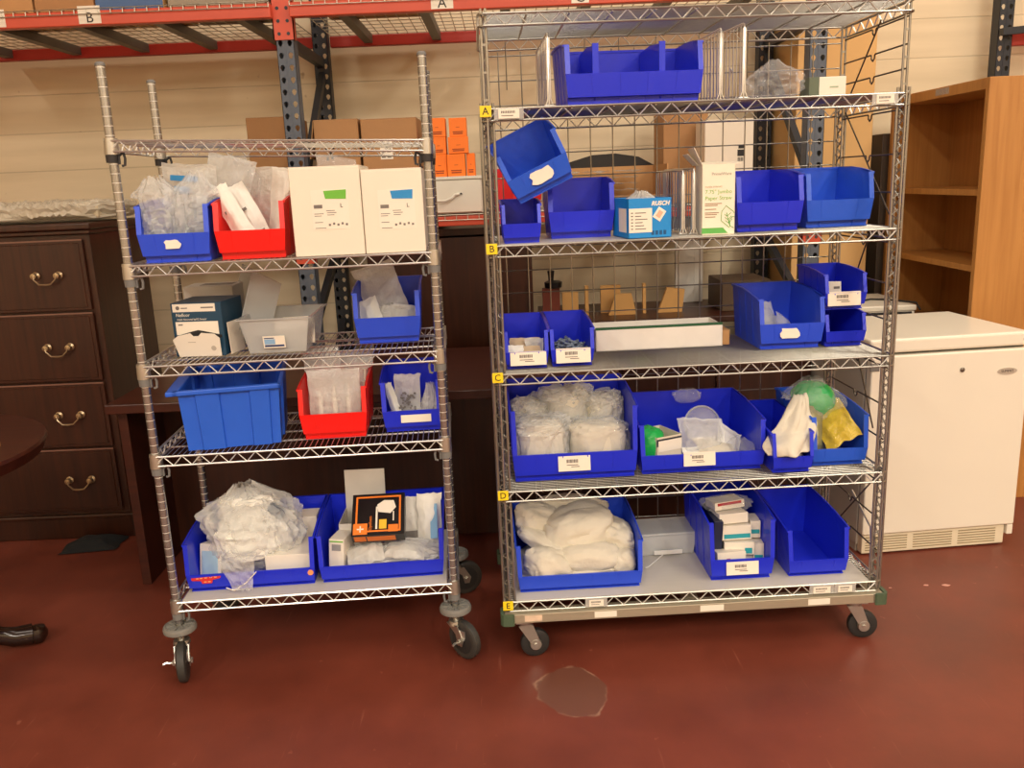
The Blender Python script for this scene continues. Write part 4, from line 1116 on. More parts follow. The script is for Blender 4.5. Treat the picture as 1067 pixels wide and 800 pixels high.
def lump_mb(w, d, h, seed, fold=1.0, nu=40, nv=26, flat=.5, smooth=True, ridge=2.6):
    """soft cloth heap"""
    mb = MB(); sv = seedv(seed)
    def f(u, v):
        a = 2 * PI * u; b = PI * (v - .5)
        cb = math.copysign(abs(math.cos(b)) ** flat, 1); sb = math.copysign(abs(math.sin(b)) ** flat, math.sin(b))
        ca = math.copysign(abs(math.cos(a)) ** .8, math.cos(a)); sa = math.copysign(abs(math.sin(a)) ** .8, math.sin(a))
        x, y, z = ca * cb, sa * cb, sb
        p = Vector((x, y, z)) + sv
        n = (1 - 2.2 * abs(noise.noise(p * ridge * .6))) * .13 + (.5 - abs(noise.noise(p * ridge * 1.7))) * .13 + noise.noise(p * 1.1) * .20
        n -= .075 * max(0.0, .13 - abs(noise.noise(p * ridge * .95 + Vector((3, 1, 2))))) / .13 + .03 * max(0.0, .10 - abs(noise.noise(p * ridge * 2.3))) / .10
        q = 1 + n * fold
        return (x * q * w / 2, y * q * d / 2, h / 2 + z * h / 2 * (1 + n * fold * .8))
    mb.grid(f, nu, nv, smooth, wrap_u=True)
    return mb
def coil(mb, cx, cz, r, turns, tr=0.0022, y=0.0, sq=1.0):
    pts = []
    for i in range(int(turns * 16)):
        a = 2 * PI * i / 16
        rr = r * (1 + .12 * math.sin(a * .37))
        pts.append((cx + rr * math.cos(a), y + .004 * math.sin(a * 1.7), cz + rr * sq * math.sin(a)))
    mb.tube(pts, tr, 5)
BM = {k: o.matrix_world.copy() for k, o in B.items()}
def put(o, key, x, y, z, rx=0.0, ry=0.0, rz=0.0):
    base = BM[key] if isinstance(key, str) else key
    o.matrix_world = base @ TR(x, y, z) @ Euler((rx, ry, rz), 'XYZ').to_matrix().to_4x4()
    if isinstance(key, str) and o.type == 'MESH' and len(o.data.vertices) > 200 and o.name.split('.')[0] not in ('draped_cloth', 'clear_mask'):
        confine(o, key)
    return o
def confine(o, key):
    """soft things press against the walls of the bin they lie in instead of passing through"""
    w, d, h, lip = DIM[B[key].name]
    bw = 0.90 if w < 0.3 else 0.955
    lb = max(0.018, lip * 0.27); inv = BM[key].inverted()
    for ob, Mw in [(o, o.matrix_world.copy())] + [(c, o.matrix_world @ c.matrix_basis) for c in o.children]:
        if ob.type != 'MESH' or ob.name.startswith('bag_tail') or ob.name.startswith('zip_edge'): continue
        Ml = inv @ Mw; Mi = Ml.inverted()
        for v in ob.data.vertices:
            p = Ml @ v.co
            if p.z < h + .004:
                lim = (w / 2) * (bw + (1 - bw) * min(1.0, max(0, p.z) / (.45 * h))) - .0075
                p.x = max(-lim, min(lim, p.x)); p.y = min(p.y, d - .008)
                if p.z < lip + .003: p.y = max(p.y, .0125 if p.z < lb + .004 else -.0055)
                p.z = max(p.z, .0036)
                v.co = Mi @ p
tube_mat = mat('clear_tubing', (214, 226, 222), rough=0.2, alpha=0.75)
tube_dark = mat('grey_tubing', (96, 104, 108), rough=0.35)
teal_tip = mat('teal_connector', (40, 150, 165), rough=0.4)
syr = mat('syringe_barrel', (228, 224, 210), rough=0.3)
GPo = 'bags and pouches in the narrow cart\'s bins'
# --- narrow cart, upper row
def tubing_bag(label, key, w, h, t, seed, pos, rot, group, m=film, cols=(tube_mat, tube_dark), blue=False):
    o = pouch_mb(w, h, t, seed, 1.4).build('clear_bag', m)
    tag(o, label, 'plastic bag', group)
    c = MB(); coil(c, -w * .08, h * .42, min(w, h) * .25, 3.2); coil(c, w * .12, h * .36, min(w, h) * .19, 2.4, .0020, .003)
    c.build('coiled_tubing', cols[0], o)
    c = MB(); c.tube([(-w * .3, 0, h * .2), (-w * .1, .002, h * .55), (w * .15, 0, h * .5), (w * .3, 0, h * .22)], .0024, 5); c.build('dark_tubing', cols[1], o)
    if blue:
        b = MB(); b.box(-w * .30, w * .18, -t * .45 - .004, -t * .45 - .003, h * .80, h * .86); b.box(-w * .22, w * .05, -t * .5 - .006, -t * .5 - .005, h * .66, h * .74)
        b.build('blue_print', blue_ink, o)
    return put(o, key, *pos, *rot)
tubing_bag('clear tubing bag with blue print rising at the back of the top blue bin', 'a1', 0.165, 0.27, 0.05, 1, (-0.016, 0.165, 0.010), (-0.10, 0.10, 0.05), GPo, film_milky, blue=True)
def tubing_sack(label, w, d, h, seed, pos, rot, m=film):
    o = sack_mb(w, d, h, seed, .8, .35, 1.25).build('clear_bag', m); tag(o, label, 'plastic bag', GPo)
    c = MB(); coil(c, 0, h * .40, w * .30, 3.2); coil(c, w * .08, h * .52, w * .2, 2.2, .0020, -d * .2); coil(c, -w * .1, h * .3, w * .22, 2, .0022, -d * .3, .7)
    c.build('coiled_tubing', tube_mat, o)
    c = MB(); coil(c, -w * .12, h * .62, w * .13, 1.6, .0018, -d * .42, .5); c.build('dark_tubing', tube_dark, o)
    c = MB(); c.tube([(-w * .1, -d * .3, h * .12), (w * .12, -d * .34, h * .15)], .004, 8); c.build('connector', teal_tip, o)
    return put(o, 'a1', *pos, *rot)
tubing_sack('front left crumpled clear bag of coiled tubing in the top blue bin', .115, .13, .235, 2, (-.040, .075, .004), (0, -.12, 0))
tubing_sack('front right crumpled clear bag of coiled tubing in the top blue bin', .115, .13, .245, 3, (.038, .080, .004), (0, .06, .4))
tubing_bag('clear film bag leaning from the top blue bin over to the red bin', 'a1', 0.15, 0.27, 0.045, 4, (0.062, 0.205, 0.035), (-0.05, 0.28, 0.0), GPo, film)
def med_pouch(label, key, w, h, seed, pos, rot, group, m=pouch_paper, t=0.02, dark=None, blue=False, name='pouch'):
    o = pouch_mb(w, h, t, seed, .8).build(name, m); tag(o, label, 'pouch', group)
    if dark:
        d = MB(); d.box(-w * .32, w * .30, -t * .5 - .0032, -t * .5 - .0022, h * .12, h * .30)
        d.box(-w * .30, w * .05, -t * .5 - .0032, -t * .5 - .0022, h * .62, h * .66); d.build('printed_text', grey_ink, o)
    if blue:
        d = MB(); d.box(w * .02, w * .30, -t * .5 - .0042, -t * .5 - .003, h * .15, h * .80); d.build('blue_stripe', mat('pale_blue_print', (128, 178, 214), rough=0.5), o)
    return put(o, key, *pos, *rot)
GR = 'white pouches in the upper red bin'
med_pouch('left pouch in the upper red bin, tilted right with a grey window', 'r1', 0.060, 0.22, 11, (0.000, 0.060, 0.012), (-0.10, -0.48, 0.1), GR, pouch_paper, 0.016, True)
med_pouch('second pouch in the upper red bin, tilted right behind the first', 'r1', 0.062, 0.22, 12, (0.032, 0.095, 0.014), (-0.12, -0.46, 0.1), GR, pouch_paper, 0.016, True)
med_pouch('tall wide white pouch at the back of the upper red bin', 'r1', 0.120, 0.25, 13, (0.012, 0.205, 0.012), (-0.06, 0.06, 0.1), GR, film_milky, 0.022)
med_pouch('broad white pouch at the right of the upper red bin, leaning outward', 'r1', 0.090, 0.245, 14, (0.046, 0.140, 0.012), (-0.12, 0.16, -0.2), GR, pouch_paper, 0.018)
med_pouch('narrow white pouch wedged at the right wall of the upper red bin', 'r1', 0.040, 0.21, 15, (0.060, 0.085, 0.012), (-0.10, 0.26, -0.3), GR, pouch_paper, 0.012)
sk = sack_mb(0.085, 0.07, 0.13, 16, .5, .35).build('clear_bag', film_thin); tag(sk, 'thin crumpled clear bag bulging between the blue and red upper bins', 'plastic bag', GPo); put(sk, 'r1', -0.045, 0.215, 0.165, 0, -.1)
# two white cartons
def white_carton(label, lx0, lx1, ly, h, inkm):
    w = lx1 - lx0
    mb = MB(); mb.rbox(-w / 2, w / 2, 0, 0.30, 0, h - 0.003, r=0.002, seg=1)
    mb.box(-w / 2 + .001, w / 2 - .001, 0.001, 0.149, h - .0035, h); mb.box(-w / 2 + .001, w / 2 - .001, 0.151, 0.299, h - .0035, h)
    o = mb.build('white_carton', card_white); tag(o, label, 'carton', 'white glove cartons on the narrow cart')
    cx, cz_ = 0.010, h * .52
    lb = MB().box(cx - .052, cx + .052, -.0008, 0, cz_ - .055, cz_ + .055).build('label_sheet', paper, o)
    MB().prism([(cx - .012, cz_ + .030), (cx + .046, cz_ + .028), (cx + .048, cz_ + .054), (cx - .016, cz_ + .052)], lambda u, v, t: (u, t, v), -.0016, -.0008).build('size_sticker', inkm, lb)
    t = MB()
    t.box(cx - .046, cx - .022, -.0013, -.0008, cz_ + .004, cz_ + .014)
    for k, (a, b, z) in enumerate(((-.046, -.020, -.012), (-.046, -.026, -.018), (-.046, -.024, -.036), (-.046, -.016, -.052), (-.012, .012, -.004), (-.010, .016, -.010), (-.010, .010, -.016))):
        t.box(cx + a, cx + b, -.0013, -.0008, cz_ + z, cz_ + z + .0018)
    for k in range(5): t.box(cx - .008 + k * .012, cx - .002 + k * .012, -.0013, -.0008, cz_ - .046 + .003 * (k % 2), cz_ - .040 + .003 * (k % 2))
    t.build('printed_text', grey_ink, lb)
    lettering('size_letter', 'L', 0.016, ink, lb, TR(cx + .032, -.0014, cz_ + .010) @ FRONT, 'CENTER')
    return o
o = white_carton('white carton with a green sticker, beside the red bin', 0.474, 0.672, 0.0, 0.250, green_ink); o.matrix_world = M1 @ TR(0.573, -0.010, S1[2] + .0006) @ RZ(-0.0)
o = white_carton('white carton with a blue sticker, at the right end of its shelf', 0.676, 0.848, 0.0, 0.236, blue_ink); o.matrix_world = M1 @ TR(0.7605, -0.012, S1[2] + .0006) @ RZ(0.0)
o = None
tf = pouch_mb(0.12, 0.05, 0.012, 21, 1.2).build('clear_bag', film_thin); tag(tf, 'scrap of clear film lying on the white carton with the green sticker', 'plastic bag', GPo); put(tf, M1, 0.60, 0.10, S1[2] + .256, -1.40, 0, .2)
# --- narrow cart, middle shelf: teal box, trays
teal = mat('teal_blue_card', (24, 66, 92), rough=0.45, var=0.05)
nb = MB(); nb.rbox(-.078, .078, 0, 0.165, 0, 0.163, r=0.0015, seg=1)
no = nb.build('supply_box', teal); tag(no, 'dark teal dispenser box with an open white front flap, left on the middle shelf', 'box')
no.matrix_world = M1 @ TR(0.142, 0.100, S1[3] + .0006) @ RZ(-0.14)
pn = MB(); pn.box(-.072, .060, -.0008, 0, .136, .160); pn.box(-.068, .064, -.0008, 0, .066, .106); po = pn.build('white_panel', paper, no)
lettering('brand_text', 'Nellcor', 0.014, paper, no, TR(-.064, -.0006, .126) @ FRONT)
lettering('product_text', 'Adult-Neonatal SpO2 Sensor', 0.0078, paper, no, TR(-.062, -.0006, .113) @ FRONT)
t = MB(); t.lathe([(0, 0), (.006, 0), (.006, .0006), (0, .0006)], 14, TR(-.056, -.0008, .148) @ RX(PI / 2)); t.box(-.046, -.026, -.0014, -.0008, .146, .149); t.box(.016, .054, -.0014, -.0008, .146, .150); t.box(-.060, -.046, -.0014, -.0008, .095, .099)
t.build('printed_text', grey_ink, po)
fp = MB(); fp.prism([(-.066, 0), (.066, 0), (.070, .058), (.056, .072), (.016, .076), (.006, .066), (-.010, .066), (-.018, .076), (-.058, .068), (-.076, .056)], lambda u, v, t: (u, t, v), -.0015, 0)
fo_ = fp.build('front_flap', paper, no); fo_.matrix_local = TR(0.0, -.0025, .0) @ RX(0.22)
t = MB(); t.box(-.03, -.006, -.0021, -.0015, .046, .048); t.lathe([(0, 0), (.008, 0), (.008, .0006), (0, .0006)], 14, TR(.046, -.0015, .026) @ RX(PI / 2)); t.build('printed_text', mat('faint_print', (190, 180, 165), rough=0.6), fo_)
t = MB(); t.prism([(-.074, .056), (.072, .056), (.072, .064), (.020, .076), (0, .080), (-.02, .076), (-.074, .062)], lambda u, v, t: (u, t, v), -.0018, -.0003); t.build('dark_opening', ink, no)
gb = MB(); gb.rbox(-.080, .080, 0, 0.12, 0, 0.190, r=.002, seg=1); gb.box(-.035, .07, .03, .09, .1900, .1907, mi=1)
gbo = gb.build('grey_box', [mat('grey_white_card', (196, 190, 180), rough=0.6), grey_ink]); tag(gbo, 'pale grey box behind the teal dispenser box', 'box'); gbo.matrix_world = M1 @ TR(0.165, 0.275, S1[3] + .0006) @ RZ(-.1) if False else M1 @ TR(0.128, 0.300, S1[3] + .0006) @ RZ(-.05)
wc2 = MB().rbox(-.002, .0, 0, 0.09, 0, .098, r=.0004, seg=1); wco2 = wc2.build('white_card', card_white); tag(wco2, 'white card leaning upright between the teal box and the clear tray', 'card'); wco2.matrix_world = M1 @ TR(0.2325, 0.105, S1[3] + .0006) @ RZ(-.25) @ RY(-.05)
ty = MB(); frustum(ty, -0.085, 0.085, 0, 0.24, 0, 0.108, 0.020, .003)
for k in range(2): ty.box(-.105, .105, -.028, -.0195, .105, .108) if k == 0 else ty.box(-.105, .105, .2595, .268, .105, .108)
for s in (-1, 1): ty.box(*sorted((s * .1045, s * .113)), -.028, .268, .105, .108)
tyo = ty.build('clear_tray', clear_plastic); tag(tyo, 'clear plastic tray with a small picture label, standing level on the middle shelf', 'tray', 'clear plastic trays'); tyo.matrix_world = M1 @ TR(0.375, 0.090, S1[3] + .0006) @ RZ(-.03)
lb = MB().box(-.028, .038, -.0012, 0, .008 + .02, .054 + .012).build('picture_label', paper, tyo); lb.matrix_local = TR(-.01, -.0085, -.010) @ RX(.18)
t = MB(); t.box(-.024, .034, -.0018, -.0012, .032, .038); t.box(-.024, .006, -.0018, -.0012, .058, .061); t.build('printed_text', mat('navy_print', (40, 62, 110), rough=0.6), lb)
t = MB(); t.box(-.024, .008, -.0018, -.0012, .040, .056); t.build('pale_blue_print', mat('sky_print', (140, 180, 215), rough=0.6), lb)
for i, (x, y, a) in enumerate(((0.03, .05, -.35), (.045, .10, -.28))):
    pp = MB(); pp.grid(lambda u, v: ((u - .5) * .10, .004 * math.sin(u * 4 + i), v * .085), 8, 6); p_ = pp.build('paper_sheet', paper)
    sol = p_.modifiers.new('thick', 'SOLIDIFY'); sol.thickness = .001
    tag(p_, ('front sheet of white paper standing in the level clear tray', 'rear sheet of white paper standing in the level clear tray')[i], 'paper', 'papers in the clear tray'); p_.matrix_world = tyo.matrix_world @ TR(x, y, .008) @ RX(a)
t2 = MB(); frustum(t2, -0.085, 0.085, 0, 0.20, 0, 0.100, 0.018, .003)
for s in (-1, 1): t2.box(*sorted((s * .1025, s * .110)), -.025, .225, .097, .100)
t2.box(-.110, .110, -.025, -.0175, .097, .100); t2.box(-.110, .110, .2175, .225, .097, .100)
t2o = t2.build('clear_tray', clear_plastic); tag(t2o, 'clear plastic tray tipped up on its side behind the level one', 'tray', 'clear plastic trays')
t2o.matrix_world = M1 @ TR(0.350, 0.235, S1[3] + .112) @ RZ(.35) @ RY(-1.25)
# bin with a bag flopping out
GB3 = 'bags in the middle shelf\'s blue bin'
o = pouch_mb(0.14, 0.225, 0.03, 31, 1.1).build('clear_bag', film_milky); tag(o, 'big milky bag flopping over the back of the middle shelf\'s blue bin', 'plastic bag', GB3); put(o, 'b3', 0.010, 0.13, 0.03, -0.35, -0.30, .1)
med_pouch('white pouch lying in the front left of the middle shelf\'s blue bin', 'b3', 0.07, 0.12, 32, (-.040, .05, .028), (-.55, -.25, .2), GB3, pouch_paper, .03)
med_pouch('white folded pouch in the front right of the middle shelf\'s blue bin', 'b3', 0.09, 0.10, 33, (.030, .05, .02), (-.7, .15, -.1), GB3, film_milky, .04)
sk = sack_mb(.16, .10, .10, 34, .6, .3).build('clear_bag', film_milky); tag(sk, 'crumpled bag filling the base of the middle shelf\'s blue bin', 'plastic bag', GB3); put(sk, 'b3', 0, .13, .004)
# --- narrow cart, fourth shelf
tt = MB()
def tote_ring(e, z, rr=.018): return e, z
def tote_wall(mb, w, d, h, tp, th):
    def fr(u0, v):           # outline point at perimeter parameter, v height
        pass
    hw, hd = w / 2, d / 2
    n = 9
    for (ax, s) in (('x', -1), ('x', 1), ('y', -1), ('y', 1)):
        L = w if ax == 'y' else d
        cuts = [-.5, -.34, -.33, -.10, -.09, .20, .21, .40, .41, .5] if ax == 'y' else [-.5, -.25, -.24, .24, .25, .5]
        offs = [0, 0, .007, .007, 0, 0, .007, .007, 0, 0] if ax == 'y' else [0, 0, .007, .007, 0, 0]
        for side in (0, 1):
            vs = []
            for v in (0, 1):
                k = tp * v
                for c, of in zip(cuts, offs):
                    a = c * (L + 2 * k)
                    dd = ((hd if ax == 'y' else hw) + k + of * (1 if side == 0 else 1) - (th if side else 0))
                    p = (a, s * dd, h * v) if ax == 'y' else (s * dd, a, h * v)
                    vs.append(p)
            m = len(cuts)
            mb.add(vs, [(i, i + 1, m + i + 1, m + i) for i in range(m - 1)])
tote_wall(tt, 0.272, 0.35, 0.182, 0.010, .003)
tt.box(-.136, .136, -.175, .175, 0, .003)
for s in (-1, 1):
    tt.rbox(-.160, .154, *sorted((s * .181, s * .200)), .176, .190, r=.003)
    tt.rbox(*sorted((s * .142, s * (.154 if s > 0 else .178))), -.200, .200, .176, .190, r=.003)
tto = tt.build('plastic_tote', mat('tote_blue', (36, 96, 214), rough=0.42, var=0.06, bump=.03, bscale=120)); tag(tto, 'deep blue nesting tote with ribbed sides on the narrow cart', 'tote'); tto.matrix_world = M1 @ TR(0.205, 0.212, S1[4] + .0006) @ RZ(.13)
def syringe_pouch(label, w, h, seed, pos, rot):
    o = pouch_mb(w, h, .026, seed, 1.0).build('syringe_bag', film); tag(o, label, 'syringe bag', 'syringe bags in the lower red bin')
    for k in range(3):
        s = MB(); x = -w * .28 + k * w * .27
        s.tube([(x, 0, h * .10), (x, 0, h * .55)], .0085, 10); s.tube([(x, 0, h * .55), (x, 0, h * .74)], .004, 8)
        s.lathe([(0, 0), (.013, 0), (.013, .002), (0, .002)], 12, TR(x, 0, h * .55)); s.lathe([(0, 0), (.008, 0), (.008, .003), (0, .003)], 12, TR(x, 0, h * .74))
        s.build('syringe', syr, o)
    return put(o, 'r4', *pos, *rot)
syringe_pouch('syringe bag at the front of the lower red bin', .165, .19, 41, (.0, .045, .016), (-.10, .0, .0))
syringe_pouch('syringe bag at the back left of the lower red bin, rising highest', .12, .25, 42, (-.032, .130, .016), (-.05, -.06, .0))
syringe_pouch('syringe bag at the back right of the lower red bin', .11, .22, 43, (.045, .170, .016), (-.05, .08, .0))
GB4 = 'pouches in the blue bin right of the lower red bin'
o = med_pouch('clear pouch with grey granules standing left in the long-label blue bin', 'b4', .085, .135, 51, (-.020, .08, .03), (-.14, .06, .1), GB4, film_milky, .022)
g_ = MB(); 
for k in range(40):
    rnd = random.Random(k); x, z = rnd.uniform(-.026, .026), rnd.uniform(.02, .075)
    g_.box(x - .003, x + .003, -.0165, -.0135, z - .003, z + .003)
g_.build('grey_granules', grey_ink, o)['kind'] = 'stuff'
med_pouch('white tube pouch lying across the long-label blue bin', 'b4', .03, .12, 52, (-.045, .05, .03), (-.5, -.35, 0), GB4, pouch_paper, .02)
sk = sack_mb(.06, .07, .125, 53, .5, .4).build('clear_bag', film_milky); tag(sk, 'clear knotted bag standing right in the long-label blue bin', 'plastic bag', GB4); put(sk, 'b4', .058, .085, .006)
sk = sack_mb(.13, .09, .06, 54, .7, .3).build('clear_bag', film_milky); tag(sk, 'flat clear bag at the bottom of the long-label blue bin', 'plastic bag', GB4); put(sk, 'b4', -.01, .12, .004)
# --- narrow cart, bottom shelf: liner and contents
liner_m = mat('grey_shelf_liner', (200, 194, 182), rough=0.4, var=0.06, scale=6, stretch=(1, 14, 1))
def liner(label, W, D, M, z):
    o = MB().box(0.022, W - .022, -.012, D + .012, 0, .0015).build('shelf_liner', liner_m); tag(o, label, 'shelf liner'); o.matrix_world = M @ TR(0, 0, z - .0012); return o
liner('grey plastic liner covering the narrow cart\'s bottom shelf', W1, D1, M1, S1[5])
def printed_box(label, w, d, h, m, bands=(), cat='box', name='small_box', group=None):
    mb = MB(); mb.rbox(-w / 2, w / 2, 0, d, 0, h, r=.001, seg=1); o = mb.build(name, m); tag(o, label, cat, group)
    for nm, mm, (x0, x1, z0, z1) in bands:
        MB().box(x0 * w, x1 * w, -.0008, 0.0, z0 * h, z1 * h).build(nm, mm, o)
    return o
pale_blue = mat('pale_blue_panel', (176, 208, 222), rough=0.55)
o = printed_box('white box with a pale blue front standing left in the bottom left wide bin', .075, .10, .115, card_white, (('blue_panel', pale_blue, (-.4, .35, .05, .80)), ('red_dot', red_ink, (.36, .44, .62, .66)))); put(o, 'g5', -.155, .075, .004, -.22, 0, -.25)
o = printed_box('long cream box lying at the right of the bottom left wide bin', .145, .16, .085, paper, (('printed_text', grey_ink, (.15, .40, .1, .16)),)); put(o, 'g5', .108, .032, .004, -.02, 0, -.03)
o = printed_box('small white box tucked behind the cream box', .06, .08, .14, card_white); put(o, 'g5', .150, .215, .004)
sk = sack_mb(.285, .24, .285, 61, .74, .17, 1.15, 84, 60, (-.03, .03)).build('clear_bag', film); tag(sk, 'large crumpled clear bag heaped in the bottom left wide bin', 'plastic bag', None)
for i, (w_, d_, h_, x, y, z, m_) in enumerate(((.20, .12, .10, 0, -.05, .07, pouch_paper), (.17, .13, .10, -.02, .02, .15, pouch_paper), (.12, .11, .12, .06, .03, .05, film_milky), (.08, .09, .14, -.08, .0, .03, film_milky))):
    inn = lump_mb(w_, d_, h_, 62 + i, 1.1, flat=.4, smooth=False).build('white_contents', m_, sk); inn.location = (x, y, z)
q = MB().rbox(-.028, .028, -.01, .01, -.02, .02, r=.004); q = q.build('blue_contents', mat('dark_blue_print', (30, 60, 90), rough=0.4), sk); q.location = (.080, -.02, .20); q.rotation_euler = (.3, .5, 0)
put(sk, 'g5', -.012, .150, .004)
def tail(u, v):
    w_ = .105 * (1 - .25 * v) + .015 * math.sin(v * 5)
    x = (u - .5) * w_ - .01 + .02 * v
    if v < .35: y, z = .045 - .075 * (v / .35), .095 + .002
    else: y, z = -.030 - .012 * (v - .35), .095 - (v - .35) * .150
    return (x + .006 * noise.noise(Vector((u * 4, v * 6, 1))), y + .010 * noise.noise(Vector((u * 5, v * 7, 3))), z + .008 * noise.noise(Vector((u * 6, v * 4, 9))))
tl = MB().grid(tail, 18, 26, False).build('bag_tail', film, sk)
tl.location = Vector((-.02, -.152, .010))
MB().tube([(-.045, -.028, .005), (-.02, -.032, -.004), (.02, -.034, .02), (.055, -.034, .055)], .0018, 5).build('zip_edge', paper, tl)
# red and orange stickers on that bin
st = MB(); st.prism([(-.046, .006), (.048, .009), (.044, .001), (.022, -.003), (.018, -.014), (-.012, -.014), (-.016, -.005), (-.044, -.003)], lambda u, v, t: (u, t, v), -.0006, .0004)
so = st.build('red_sticker', red_ink, B['g5']); so.matrix_local = TR(-.140, -.0172, .047) @ RX(-.09); t = MB(); [t.box(x, x + .008, -.0010, -.0006, z, z + .003) for x, z in ((-.030, .002), (-.018, .0025), (-.004, .003), (.012, .0035), (.026, .004), (-.006, -.010), (.006, -.010))]; t.build('faded_text', mat('faded_text', (236, 170, 110), rough=.6), so)
st = MB(); st.lathe([(0, 0), (.009, 0), (.009, .0012), (0, .0012)], 16, RX(PI / 2)); so = st.build('orange_dot', mat('orange_dot', (238, 150, 96), rough=0.5), B['g5']); so.matrix_local = TR(.187, -.0175, .046) @ RX(-.09)
# bottom right wide bin
o = printed_box('tall narrow white carton with a green corner, far left in the bottom right wide bin', .050, .16, .120, card_white, (('grey_panel', mat('grey_print', (150, 148, 144), rough=0.6), (-.3, .3, .68, .86)), ('green_print', green_ink, (-.45, .45, .92, .955)))); put(o, 'h5', -.155, .040, .004, -.10, .05, -.18)
fb_ = MB()
for (a, b, c, d) in ((-.072, .072, 0, .002), (-.072, .072, .15, .152)): fb_.box(a, b, c, d, 0, .13)
for s in (-1, 1): fb_.box(*sorted((s * .072, s * .070)), 0, .152, 0, .13)
fb_.box(-.072, .072, 0, .152, 0, .002); fb_.box(-.070, .070, 0, .002, 0, .135, M=TR(0, .150, .13) @ RX(-.12))
fbo = fb_.build('open_carton', mat('grey_white_board', (214, 208, 196), rough=0.6)); tag(fbo, 'open white carton with its lid flap standing straight up in the bottom right wide bin', 'carton'); put(fbo, 'h5', -.080, .150, .004, 0, 0, -.05)
og = mat('orange_print_bright', (240, 128, 40), rough=0.5)
kb = MB(); kb.rbox(-.086, .086, 0, .155, 0, .045, r=.001, seg=1); kbo = kb.build('printed_box', black_gloss); tag(kbo, 'flat black box with an orange border lying face up in the bottom right wide bin', 'box'); put(kbo, 'h5', -.012, .070, .098, .68, 0, -.02)
tp_ = MB()
for (a, b, c, d) in ((-.074, .074, .012, .018), (-.074, .074, .139, .145), (-.074, -.068, .018, .139), (.068, .074, .018, .139)): tp_.box(a, b, c, d, .0450, .0457)
tp_.box(-.080, -.034, .004, .044, .0457, .0462); tp_.box(.034, .066, .010, .036, .0457, .0462); tp_.box(-.078, -.040, -.0007, 0, .008, .038); tp_.box(-.036, .056, -.0007, 0, .008, .036)
tp_.build('orange_print', og, kbo)
lettering('side_text', 'Optifoam', .0135, og, kbo, TR(-.025, .018, .0458) @ RZ(PI / 2))
tw_ = MB(); tw_.prism([(.0, .085), (-.004, .112), (.018, .128), (.05, .126), (.058, .100), (.04, .078)], lambda u, v, t: (u, v, t), .0457, .0463); tw_.box(-.008, -.002, .022, .105, .0457, .0462); tw_.box(.048, .052, .05, .085, .0457, .0462)
tw_.box(-.068, -.046, .021, .026, .0462, .0465); tw_.box(-.059, -.055, .012, .035, .0462, .0465)
tw_.build('white_print', paper, kbo)
ty_ = MB(); ty_.box(.004, .028, .022, .056, .0457, .0462); ty_.build('yellow_print', mat('yellow_print', (240, 190, 50), rough=0.5), kbo)
GH = 'pouches in the bottom right wide bin'
med_pouch('pouch with a pale blue stripe at the far right of the bottom right wide bin', 'h5', .085, .18, 71, (.150, .15, .035), (-.30, .03, .0), GH, pouch_paper, .02, blue=True)
med_pouch('pale pouch beside the blue-striped one in the bottom right wide bin', 'h5', .080, .165, 72, (.088, .17, .035), (-.28, -.02, .0), GH, pouch_paper, .02, True)
for i, (x, y, w, h, a) in enumerate(((-.055, .035, .12, .09, .2), (.060, .045, .15, .10, -.15), (.135, .050, .11, .11, .3))):
    o = pouch_mb(w, h, .04, 73 + i, 1.5).build('clear_bag', film_milky); tag(o, ('clear bag at the front left, below the black and orange box', 'clear bag at the front middle, below the black and orange box', 'clear bag at the front right, below the blue-striped pouch')[i], 'plastic bag', GH); put(o, 'h5', x, y, .030, -1.0, 0, a)
sk = sack_mb(.30, .12, .07, 77, .7, .3).build('clear_bag', film_milky); tag(sk, 'long clear bag filling the floor of the bottom right wide bin', 'plastic bag', GH); put(sk, 'h5', .05, .10, .004)
# ================================================================== taller cart
# wire dividers: hairpin-shaped fences standing across a shelf
def wire_divider(label, M, depth, h, n, hook=True, group='chrome wire shelf dividers'):
    mb = MB(); r = .0024
    mb.tube([(0, 0, .004), (0, 0, h - .01), (0, .004, h - .002), (0, .012, h), (0, depth - .012, h), (0, depth - .004, h - .002), (0, depth, h - .01), (0, depth, .004)], r + .0006, 7)
    mb.tube([(-.011, 0, .003), (-.004, 0, .02), (-.004, 0, h - .012)], r, 6)
    mb.tube([(.011, 0, .003), (.004, 0, .02), (.004, 0, h - .012)], r, 6)
    for k in range(1, n):
        y = depth * k / n
        mb.tube([(0, y, .004), (0, y, h)], .0016, 5)
    mb.tube([(0, 0, .006), (0, depth, .006)], .0022, 6)
    for y in (.0, depth): mb.tube([(-.013, y, .0035), (.013, y, .0035)], .0024, 6)
    if hook: mb.tube([(.0, .12, .01), (.006, .115, .05), (.006, .11, h * .42), (.004, .10, h * .47), (.004, .09, h * .42)], .002, 6)
    o = mb.build('wire_divider', chrome); tag(o, label, 'shelf divider', group); o.matrix_world = M; return o
wire_divider('wire divider left of the three-compartment bin on marker A shelf', on2('A', .176, .030, .02), .34, .195, 8)
for i, (x, rz) in enumerate(((.640, -.02), (.652, -.03), (.664, -.05))):
    pass
wire_divider('front wire divider standing right of the three-compartment bin', on2('A', .722, .020, .10), .36, .200, 14)
wire_divider('rear wire divider nested behind, right of the three-compartment bin', on2('A', .668, .060, .06), .34, .195, 12)
wire_divider('wire divider standing beside the paper straw carton', on2('B', .594, .060, .05), .33, .190, 13)
wire_divider('wire divider nested just left of the one by the straw carton', on2('B', .566, .075, .04), .32, .186, 11)
sk = sack_mb(.165, .14, .108, 81, .55, .14, 1.1).build('clear_bag', film_thin); tag(sk, 'crumpled thin clear bag on the top loaded shelf of the taller cart', 'plastic bag'); put(sk, M2, .830, .085, S2['A'] + .002)
